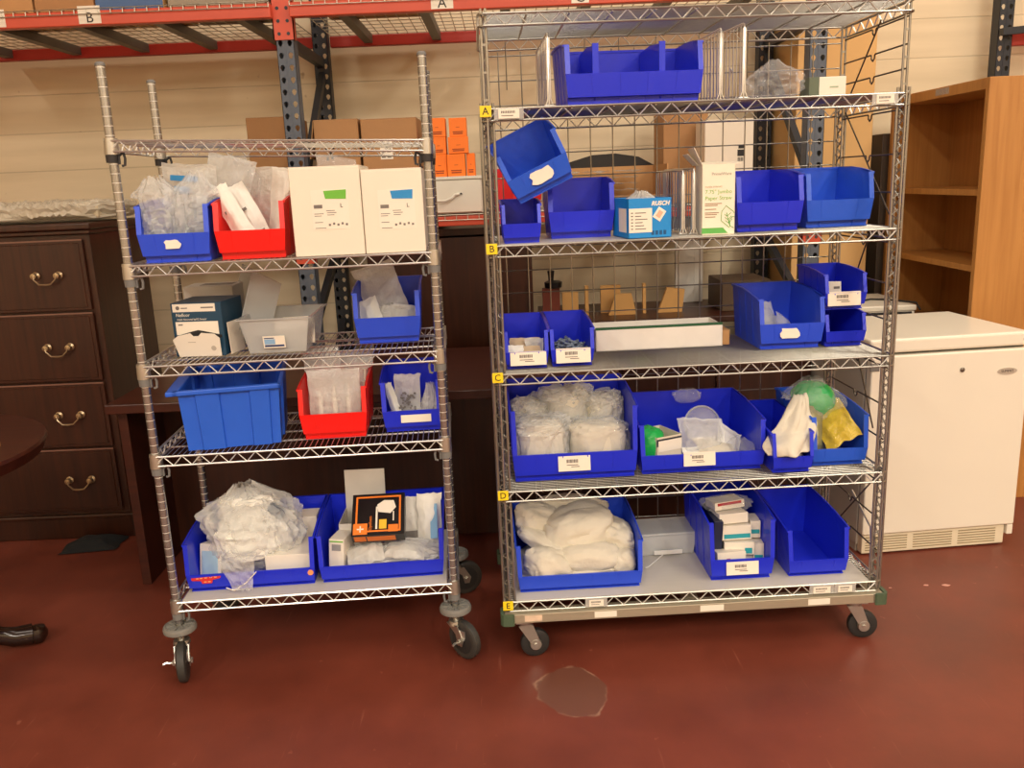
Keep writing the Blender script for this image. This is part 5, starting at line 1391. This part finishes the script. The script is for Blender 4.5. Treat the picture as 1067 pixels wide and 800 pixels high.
sb = MB(); sb.rbox(-.052, .052, 0, .08, 0, .052, r=.0015, seg=1); sbo = sb.build('small_box', paper); tag(sbo, 'low white box with a grey-green end, right of the crumpled clear bag', 'box'); sbo.matrix_world = on2('A', .966, .030, -.04)
MB().box(-.0525, -.0518, -.0004, .0804, -.0, .0522).build('green_end', mat('grey_green_card', (96, 108, 88), rough=0.6), sbo); MB().box(-.052, -.024, -.0008, 0, .0, .052).build('green_wrap', MATS['grey_green_card'], sbo)
MB().box(.006, .030, -.0008, 0, .022, .026).build('printed_text', mat('pale_green_print', (160, 180, 150), rough=0.6), sbo)
# marker B shelf
liner('grey plastic liner on the shelf of the paper straw carton', W2 * .62, D2, M2, S2['B'])
sky = mat('bright_cyan_card', (18, 138, 214), rough=0.45, var=.03)
gx = MB()
gw, gd, gh = .128, .17, .112
for (a, b, c, d) in ((-gw / 2, gw / 2, 0, .002), (-gw / 2, gw / 2, gd - .002, gd), (-gw / 2, -gw / 2 + .002, 0, gd), (gw / 2 - .002, gw / 2, 0, gd)): gx.box(a, b, c, d, 0, gh)
gx.box(-gw / 2, gw / 2, 0, gd, 0, .002)
gxo = gx.build('glove_carton', sky); tag(gxo, 'bright cyan open carton with white lettering and film on top', 'carton'); gxo.matrix_world = on2('B', .452, -.002, .10) @ TR(0, 0, .0012)
pnl = MB().box(-.062, .006, -.0008, 0, .016, .084).build('label_panel', paper, gxo)
MB().box(-.0646, -.0640, .02, .10, .016, .084).build('side_panel', paper, gxo)
t = MB()
for k in range(6): t.box(-.056, -.050, -.0013, -.0008, .070 - k * .009, .073 - k * .009); t.box(-.044, (-.012, -.026, -.008, -.022, -.018, -.012)[k], -.0013, -.0008, .070 - k * .009, .0725 - k * .009)
t.build('printed_text', grey_ink, pnl)
lettering('brand_letters', 'RUSCH', .0165, paper, gxo, TR(.057, -.0004, .096) @ FRONT, 'RIGHT', shear=.25, bold=.0007)
dm = MB().box(-.013, .013, -.0009, 0, -.017, .017, M=TR(.028, 0, .066) @ RY(.6)).build('diamond_label', paper, gxo)
MB().box(-.007, .007, -.0014, -.0009, -.010, .010, M=TR(.028, 0, .066) @ RY(.6)).build('label_print', mat('rust_print', (222, 178, 150), rough=.6), dm)
t = MB(); 
for k in range(4): t.box(.004 + k * .012, .012 + k * .012, -.0007, 0, .008, .020)
t.build('stamped_code', mat('dark_cyan_print', (14, 80, 130), rough=.6), gxo)
sk = sack_mb(.090, .115, .128, 82, .8, .3).build('film_wad', film_milky); tag(sk, 'wad of clear film puffing out of the cyan carton', 'plastic bag'); sk.matrix_world = gxo.matrix_world @ TR(0, .085, .004)
strw = MB()
sw, sd, shh = .094, .13, .198
for (a, b, c, d) in ((-sw / 2, sw / 2, 0, .0015), (-sw / 2, sw / 2, sd - .0015, sd), (-sw / 2, -sw / 2 + .0015, 0, sd), (sw / 2 - .0015, sw / 2, 0, sd)): strw.box(a, b, c, d, 0, shh)
strw.box(-sw / 2, sw / 2, 0, sd, 0, .0015)
so = strw.build('straw_carton', mat('cream_card', (244, 234, 212), rough=.55, var=.02)); tag(so, 'cream paper straw carton with a green leaf and open top flaps', 'carton'); so.matrix_world = on2('B', .655, .018, -.10)
MB().box(0, .0015, 0, sd, 0, .055, M=TR(-sw / 2, 0, shh) @ RY(-.45)).build('side_flap', MATS['cream_card'], so)
MB().box(0, .0015, .02, sd, 0, .045, M=TR(-sw / 2 - .004, 0.03, shh) @ RY(-.75)).build('back_flap', MATS['cream_card'], so)
MB().box(-sw / 2 + .002, sw / 2 + .016, 0, .060, 0, .0015, M=TR(0, 0, shh) @ RX(.12)).build('front_flap', MATS['cream_card'], so)
leaf = mat('leaf_green_print', (96, 176, 84), rough=.55)
lettering('header_text', 'PrimeWare', .0120, mat('pale_print', (150, 150, 138), rough=.6), so, TR(-.020, -.0004, .172) @ FRONT)
lettering('small_text', 'PAPER STRAWS', .007, mat('tan_print', (190, 170, 140), rough=.6), so, TR(-.038, -.0004, .136) @ FRONT)
lettering('title_text', '7.75" Jumbo', .0155, mat('light_green_print', (128, 190, 84), rough=.6), so, TR(-.038, -.0004, .122) @ FRONT)
lettering('title_text', 'Paper Straw', .0155, MATS['light_green_print'], so, TR(-.038, -.0004, .104) @ FRONT)
t = MB()
for k, (z, w_) in enumerate(((.088, .048), (.083, .036), (.072, .032), (.062, .040), (.057, .034), (.050, .030))): t.box(-.038, -.038 + w_, -.0008, 0, z, z + .0022)
t.build('printed_text', mat('brown_print', (150, 124, 96), rough=.6), so)
MB().prism([(-sw / 2, .004), (.028, .004), (.014, .020), (-sw / 2, .020)], lambda u, v, t: (u, t, v), -.0008, 0).build('green_band', leaf, so)
t = MB(); t.tube([(.032, -.0006, .020), (.008, -.0006, .040), (.010, -.0006, .066), (.022, -.0006, .082), (.042, -.0006, .066), (.046, -.0006, .06)], .0009, 4); t.tube([(.034, -.0006, .022), (.024, -.0006, .062)], .0009, 4)
for k in range(3): t.tube([(.031 - k * .003, -.0006, .032 + k * .01), (.020 - k * .001, -.0006, .040 + k * .009)], .0008, 4); t.tube([(.031 - k * .003, -.0006, .032 + k * .01), (.040 - k * .002, -.0006, .044 + k * .009)], .0008, 4)
t.tube([(.045, -.0006, .018), (.034, -.0006, .024), (.032, -.0006, .040), (.040, -.0006, .050), (.046, -.0006, .050)], .0010, 4)
t.build('leaf_print', leaf, so)
# marker C shelf
GC1 = 'tan packets in the small bin beside marker C'
tan = mat('tan_packet', (196, 172, 140), rough=.6, var=.08)
for i, (x, y, z, w, h, a, m) in enumerate(((-.030, .035, .012, .050, .052, -.3, pouch_paper), (.018, .030, .012, .055, .050, -.3, tan), (.0, .090, .012, .095, .065, -.25, tan), (.030, .070, .020, .060, .058, -.2, film_milky))):
    o = pouch_mb(w, h, .014, 91 + i, .5, 12, 12).build('packet', m); tag(o, ('white packet at the front left of the small bin beside marker C', 'tan packet at the front right of the small bin beside marker C', 'wide tan packet at the back of the small bin beside marker C', 'clear packet in the middle of the small bin beside marker C')[i], 'packet', GC1); put(o, 'C1', x, y, z, a)
# grey clips: a loose heap
gc = MB(); rnd = random.Random(4)
for k in range(95):
    x, y = rnd.uniform(-.052, .052), rnd.uniform(.012, .20)
    z = .006 + .050 * (1 - abs(x) / .09) * (1 - .3 * abs(y - .09) / .1) * rnd.random() ** .5
    M = TR(x, y, z + .008) @ Euler((rnd.uniform(-.7, .7), rnd.uniform(-.7, .7), rnd.uniform(0, 3.1))).to_matrix().to_4x4()
    gc.rbox(-.016, .016, -.0035, .0035, -.0025, .0025, r=.001, seg=1, M=M)
    gc.box(.010, .015, -.006, .006, -.004, .004, M=M)
gco = gc.build('plastic_clips', mat('grey_blue_plastic', (120, 132, 150), rough=.4, var=.2)); tag(gco, 'loose heap of small grey plastic clips in the small bin', 'clips', None, 'stuff'); put(gco, 'C2', 0, 0, .003)
# long white tray carton at the back of shelf C
wt = MB()
wl, wd_, wh = .415, .16, .070
for (a, b, c, d) in ((0, wl, 0, .003), (0, wl, wd_ - .003, wd_), (0, .003, 0, wd_), (wl - .003, wl, 0, wd_)): wt.box(a, b, c, d, 0, wh)
wt.box(0, wl, 0, wd_, 0, .003)
wto = wt.build('carton_tray', mat('white_board', (240, 236, 228), rough=.5)); tag(wto, 'long low white carton tray with a green top edge, middle of marker C shelf', 'carton'); wto.matrix_world = on2('C', .322, .243, .0)
MB().box(0, wl, -.0008, .006, wh, wh + .008).build('green_edge', mat('dark_green_edge', (38, 92, 60), rough=.5), wto)
MB().box(wl - .004, wl + .026, .010, wd_ - .01, .002, .05, M=RY(0)).build('kraft_end', kraft, wto)
# clear packs in bin C3
for i, (x, y, w, h, a, b) in enumerate(((-.045, .065, .10, .115, -.75, .3), (-.02, .12, .09, .12, -.5, -.2), (.03, .08, .12, .09, -1.0, .5))):
    o = pouch_mb(w, h, .03, 101 + i, 1.2).build('clear_bag', film); tag(o, ('front left clear pack in the torn-label bin', 'rear clear pack standing in the torn-label bin', 'flat clear pack lying right in the torn-label bin')[i], 'plastic bag', 'clear packs in the torn-label bin'); put(o, 'C3', x, y, .012, a, b, .2)
rd = MB(); 
for k in range(3): rd.tube([(-.07 + k * .012, .03, .05 - k * .004), (.0 + k * .012, .05, .022)], .0035, 6)
rdo = rd.build('thin_swabs', mat('dusky_pink', (176, 120, 116), rough=.5)); tag(rdo, 'three thin dusky pink swabs in the torn-label bin', 'swabs', None); put(rdo, 'C3', .01, .0, .02)
o = printed_box('little white box inside the upper of the two stacked bins', .058, .06, .050, card_white, (('printed_text', grey_ink, (.05, .4, .55, .7)),)); put(o, 'Ct', -.012, .055, .030, -.1, 0, .1)
o = printed_box('second white box under the little one in the upper stacked bin', .070, .09, .026, card_white); put(o, 'Ct', -.006, .040, .0035)
# marker D shelf: bagged linens
GL = 'bagged white linens in the tall wide bin'
names = ('front left, in crinkled film', 'front right, in smooth film', 'back left', 'back middle', 'back right', 'bottom middle')
for i, (x, y, z, w, d, h) in enumerate(((-.100, .095, .035, .175, .15, .145), (.080, .085, .035, .190, .14, .130), (-.125, .235, .06, .13, .15, .150), (.0, .235, .07, .165, .15, .175), (.125, .235, .06, .13, .15, .155), (.0, .150, .004, .34, .24, .06))):
    o = lump_mb(w * .86, d * .86, h * .92, 111 + i, .8, flat=.38).build('bagged_linen', cloth_white); tag(o, 'bagged white linen bundle in the tall wide bin, ' + names[i], 'linen bag', GL)
    f_ = lump_mb(w, d, h, 131 + i, 1.25, 44, 30, .40, False, 4.2).build('film_bag', film if i != 1 else film_thin, o); f_.location = (0, 0, -.006)
    put(o, 'D1', x, y, z)
# wide bin D2
grn = mat('green_film', (38, 176, 84), rough=.2, var=.1, bump=.4, bscale=50, alpha=.92)
sk = lump_mb(.085, .09, .125, 141, .5, smooth=True, flat=.6).build('green_bundle', grn); tag(sk, 'green plastic bundle at the left end of the clear mask\'s bin', 'bundle'); put(sk, 'D2', -.150, .075, .004)
oc = MB(); ow, od, oh = .095, .12, .075
for (a, b, c, d) in ((-ow / 2, ow / 2, 0, .002), (-ow / 2, ow / 2, od - .002, od), (-ow / 2, -ow / 2 + .002, 0, od), (ow / 2 - .002, ow / 2, 0, od)): oc.box(a, b, c, d, 0, oh)
oc.box(-ow / 2, ow / 2, 0, od, 0, .002)
oco = oc.build('open_carton', mat('grey_cream_board', (222, 212, 190), rough=.6)); tag(oco, 'small open carton with a dark band, beside the green bundle', 'carton'); put(oco, 'D2', -.095, .040, .034, 0, 0, .40)
MB().box(-ow / 2, ow / 2, -.0008, 0, oh - .030, oh - .006).build('dark_band', mat('charcoal_print', (48, 50, 58), rough=.6), oco); MB().box(-ow / 2 + .006, ow / 2, -.0014, -.0008, oh - .048, oh - .012).build('white_label', paper, oco)
mk = MB(); 
mk.lathe([(.058, 0), (.063, .003), (.065, .008), (.061, .012), (.055, .022), (.046, .036), (.032, .048), (.016, .056), (.012, .058), (.010, .070)], 30)
mko = mk.build('clear_mask', clear_hard); tag(mko, 'round clear face mask standing on edge in the wide bin', 'face mask'); put(mko, 'D2', .055, .215, .088, 1.25, 0, .15)
mk = MB(); mk.tube([(.063 * math.cos(2 * PI * i / 30), .063 * math.sin(2 * PI * i / 30), .004) for i in range(30)], .0035, 6, closed=True); mk.build('mask_rim', mat('mask_rim', (220, 224, 222), rough=.15, alpha=.55), mko)
o = pouch_mb(.15, .14, .06, 142, 1.2).build('clear_bag', film); tag(o, 'clear bag leaning before the round mask', 'plastic bag', 'soft packs in the mask\'s bin'); put(o, 'D2', .020, .080, .010, -.55, .15, .1)
for i, (x, y, w, h, a, b, m) in enumerate(((.070, .050, .13, .10, -.95, .1, cloth_white), (.105, .075, .10, .12, -.7, .5, pouch_paper), (.02, .03, .12, .07, -.8, 0, pouch_paper))):
    o = pouch_mb(w, h, .025, 143 + i, .9).build('folded_paper', m); tag(o, ('folded white sheet lying flat right of the middle in the mask\'s bin', 'pointed white sheet rising toward the right in the mask\'s bin', 'white sheet at the front of the mask\'s bin, behind the label')[i], 'paper', 'soft packs in the mask\'s bin'); put(o, 'D2', x, y, .012, a, b, .1)
sk = sack_mb(.08, .12, .075, 147, .7, .3).build('clear_bag', film_thin); tag(sk, 'thin clear bag at the right wall of the mask\'s bin', 'plastic bag', 'soft packs in the mask\'s bin'); put(sk, 'D2', .150, .09, .004)
sk = sack_mb(.09, .03, .05, 148, .7, .5).build('clear_bag', film_thin); tag(sk, 'tuft of clear film peeking over the back of the mask\'s bin', 'plastic bag', 'soft packs in the mask\'s bin'); put(sk, 'D2', .03, .325, .14)
# white cap hanging out of the narrow bin
def cap_fn(u, v):
    # a draped triangular sheet: peak up right, spreading down over the lip
    k = v
    w_ = .030 + .150 * min(1, k * 1.3) - .045 * max(0, k - .6) / .4
    x = .062 - .068 * min(1, k * 1.25) + (u - .5) * w_
    y = .115 - .125 * k ** .8 + .014 * math.sin(u * 8 + 1) * k
    z = .205 - .150 * k - .030 * (1 - u) * min(1, k * 2) * (1 - k * .6)
    n = noise.noise(Vector((u * 4, v * 5, 2.0)))
    return (x + .007 * n, y + .014 * noise.noise(Vector((u * 5, v * 4, 7))) - .016 * math.sin(PI * u), z + .010 * n)
cp_ = MB().grid(cap_fn, 30, 30); cpo_ = cp_.build('draped_cloth', cloth_white); sol = cpo_.modifiers.new('thick', 'SOLIDIFY'); sol.thickness = .006; sol.offset = 1
tag(cpo_, 'white cloth cap draped out of the narrow bin toward the green bundle', 'cloth', 'white cloths in the narrow bin'); put(cpo_, 'D3', .0, .0, .012)
sk = lump_mb(.105, .10, .07, 151, 1.1).build('white_cloth', cloth_white); tag(sk, 'white cloth cap bunched at the front of the narrow bin', 'cloth', 'white cloths in the narrow bin'); put(sk, 'D3', -.004, .060, .006)
# lighter bin D4
sk = lump_mb(.135, .125, .125, 152, .35, smooth=True, flat=.9).build('green_bundle', grn); tag(sk, 'round green bundle in clear film, high in the lighter blue bin', 'bundle'); f_ = sack_mb(.185, .15, .15, 153, .6, .3).build('film_wrap', film_thin, sk); f_.location = (-.005, 0, -.01)
put(sk, 'D4', -.028, .150, .112)
o = pouch_mb(.17, .15, .12, 154, 1.0).build('clear_bag', film_milky); tag(o, 'padded clear bag under the round green bundle', 'plastic bag'); put(o, 'D4', -.01, .17, .004, -.05)
yl = mat('yellow_print_film', (214, 186, 62), rough=.15, var=.45, scale=34, bump=.6, bscale=60, alpha=.85)
o = pouch_mb(.115, .165, .035, 155, 1.6).build('yellow_pouch', yl); tag(o, 'yellow and silver foil pouch leaning forward in the lighter blue bin', 'pouch'); put(o, 'D4', .030, .020, .055, -.85, -.35, -.1)
MB().box(-.02, .04, -.024, -.022, .045, .06).build('dark_print', ink, o).location = (0, 0, 0)
o = pouch_mb(.075, .150, .02, 156, .7).build('foil_pouch', mat('olive_foil', (150, 146, 110), rough=.3, metal=.3)); tag(o, 'dull olive foil pouch standing left in the lighter blue bin', 'pouch'); put(o, 'D4', -.045, .055, .025, -.20, .18, .35)
# bottom shelf
liner('grey plastic liner covering the taller cart\'s bottom shelf', W2, D2, M2, S2['E'])
GW = 'white caps heaped in the wide bottom bin'
nm = ('large one on top at the middle', 'front middle, rounded', 'front left, creased', 'long one lying from the left edge', 'back left, with a raised corner', 'right side', 'front right, small', 'far back, behind the large one')
for i, (x, y, z, w, d, h, rz, ry, fo_) in enumerate(((.025, .185, .055, .24, .20, .150, .3, -.15, .75), (.045, .085, .022, .20, .13, .100, 0, 0, .6), (-.105, .070, .012, .15, .13, .105, .4, .3, 1.0), (-.100, .125, .080, .21, .07, .055, -.5, .35, .7), (-.125, .225, .085, .17, .13, .12, .3, .35, 1.0), (.120, .165, .035, .13, .17, .12, 0, .3, 1.0), (.150, .070, .018, .085, .10, .085, 0, 0, .8), (.0, .280, .12, .24, .08, .09, 0, 0, .9))):
    o = lump_mb(w, d, h, 161 + i, fo_, 56, 38, flat=.8, ridge=1.5).build('white_cloth', cloth_white); tag(o, 'white cloth cap in the wide bottom bin, ' + nm[i], 'cloth', GW); put(o, 'E1', x, y, z, 0, ry, rz)
o = lump_mb(.36, .28, .06, 170, .8).build('white_cloth', cloth_white); tag(o, 'white cloth cap at the bottom of the heap in the wide bottom bin', 'cloth', GW); put(o, 'E1', 0, .165, .004)
o = lump_mb(.05, .16, .11, 171, 1.2, smooth=False).build('clear_bag', film_thin); tag(o, 'thin clear bag along the right wall of the caps\' bin', 'plastic bag'); put(o, 'E1', .172, .18, .02)
ce = MB(); frustum(ce, -.092, .092, 0, .125, 0, .072, .008, .002); ce.rbox(-.102, .102, -.010, .135, .072, .082, r=.004); 
for s in (-1, 1): pass
ceo = ce.build('clear_case', mat('milky_clear_plastic', (224, 226, 222), rough=.22, alpha=.6)); tag(ceo, 'low clear plastic case on the bottom shelf between the caps and medicine bins', 'case'); ceo.matrix_world = on2('E', .560, .262, .03) @ TR(0, 0, .0012)
MB().rbox(-.050, .050, -.016, -.011, .006, .022, r=.002).build('latch', mat('white_latch', (228, 226, 218), rough=.4), ceo)
st_ = MB().tube([(-.02, -.018, .008), (-.05, -.05, .004), (-.085, -.09, .003), (-.10, -.10, .003)], .002, 5).build('strap', MATS['white_latch'], ceo)
teal_p = mat('teal_print', (40, 160, 170), rough=.5); red_p = mat('crimson_print', (176, 36, 44), rough=.5); navy = mat('navy_card', (26, 34, 62), rough=.45)
GM = 'medicine boxes in the tall bottom bin'
def med(label, w, d, h, pos, rot, bands, m=card_white): return put(printed_box(label, w, d, h, m, bands, 'medicine box', 'medicine_box', GM), 'E2', *pos, *rot)
med('white medicine box with red flower print, lowest in front', .095, .05, .052, (-.022, .020, .030), (-.15, 0, .05), (('red_print', red_p, (-.42, -.05, .05, .35)), ('red_dot', red_p, (-.18, -.05, .4, .6)), ('violet_print', mat('violet_print', (120, 90, 150), rough=.5), (.1, .3, .1, .42))))
med('white medicine box with a small teal corner, second from the front', .098, .06, .042, (.012, .055, .058), (-.1, 0, -.1), (('teal_corner', teal_p, (.18, .42, .1, .55)),))
med('white medicine box with a wide teal stripe, middle of the pile', .100, .07, .048, (.008, .075, .102), (-.12, 0, .02), (('teal_stripe', teal_p, (-.42, .46, .12, .42)),))
med('plain white medicine box above the teal-striped one', .100, .08, .034, (.004, .095, .152), (-.1, 0, .12), ())
med('white medicine box with a red top, topmost of the pile', .105, .08, .026, (.0, .13, .190), (-.12, -.05, .15), (('red_band', red_p, (-.4, .4, .55, .9)),))
med('narrow white medicine box with teal marks at the right wall', .034, .08, .060, (.078, .060, .030), (-.05, 0, -.1), (('teal_mark', teal_p, (-.4, .4, .1, .35)),))
med('narrow white medicine box standing behind the teal-marked one', .034, .08, .058, (.078, .100, .095), (-.05, 0, -.1), (('teal_mark', teal_p, (-.4, .4, .25, .5)),))
med('dark navy medicine box standing at the left wall', .030, .16, .165, (-.060, .070, .006), (0, .04, 0), (), navy)
med('dark navy medicine box standing behind the pile', .13, .05, .16, (.01, .215, .004), (0, 0, 0), (), navy)
med('plain white medicine box at the bottom of the pile, under the teal-cornered one', .11, .10, .05, (.012, .075, .004), (0, 0, 0), ())
sk = sack_mb(.15, .09, .06, 181, .7, .3).build('clear_bag', film_thin); tag(sk, 'clear film crumpled over the medicine pile\'s back', 'plastic bag'); put(sk, 'E2', .0, .17, .165)
# ------------------------------------------------------------------ lights (ceiling lamps of the room)
def lamp(x, y, z, sx, sy, power, col, rot=(0, 0, 0)):
    l = bpy.data.lights.new('ceiling_lamp', 'AREA'); l.shape = 'RECTANGLE'; l.size = sx; l.size_y = sy
    l.energy = power; l.color = col
    o = bpy.data.objects.new('ceiling_lamp', l); C.objects.link(o); o.location = (x, y, z); o.rotation_euler = rot
    return o
warm = (1.0, 0.92, 0.79)
for lx, pw in ((-4.2, 260), (-1.4, 230), (1.4, 255), (4.2, 340)):
    lamp(lx, -4.2, 4.9, 0.4, 3.0, pw, warm)
for lx, pw in ((0.2, 30), (2.8, 95)):
    lamp(lx, 0.6, 4.9, 0.4, 2.6, pw, warm)
lamp(3.2, 3.0, 4.9, 2.4, 0.4, 50, warm)
lamp(-0.6, 3.0, 4.9, 2.4, 0.4, 34, warm)
w = bpy.data.worlds.new('room_air'); bpy.context.scene.world = w; w.use_nodes = True
w.node_tree.nodes['Background'].inputs[0].default_value = (0.5, 0.45, 0.38, 1); w.node_tree.nodes['Background'].inputs[1].default_value = 0.3
# ------------------------------------------------------------------ camera
pitch, roll, F = 0.2308, -0.0422, 897.5
fw = Vector((0, math.cos(pitch), -math.sin(pitch))); rt = Vector((1, 0, 0)); up = Vector((0, math.sin(pitch), math.cos(pitch)))
r2 = rt * math.cos(roll) + up * math.sin(roll); u2 = -rt * math.sin(roll) + up * math.cos(roll)
cd = bpy.data.cameras.new('camera'); cam = bpy.data.objects.new('camera', cd); C.objects.link(cam)
cd.sensor_fit = 'HORIZONTAL'; cd.sensor_width = 36.0; cd.lens = 36.0 * F / 1067.0; cd.clip_start = 0.05
Mc = Matrix.Identity(4)
for i in range(3):
    Mc[i][0] = r2[i]; Mc[i][1] = u2[i]; Mc[i][2] = -fw[i]
Mc[2][3] = 1.4395
cam.matrix_world = Mc
sc = bpy.context.scene
sc.camera = cam
sc.view_settings.view_transform = 'Standard'; sc.view_settings.look = 'None'
sc.view_settings.gamma = 1.0; sc.view_settings.use_curve_mapping = False
sc.view_settings.exposure = -0.12
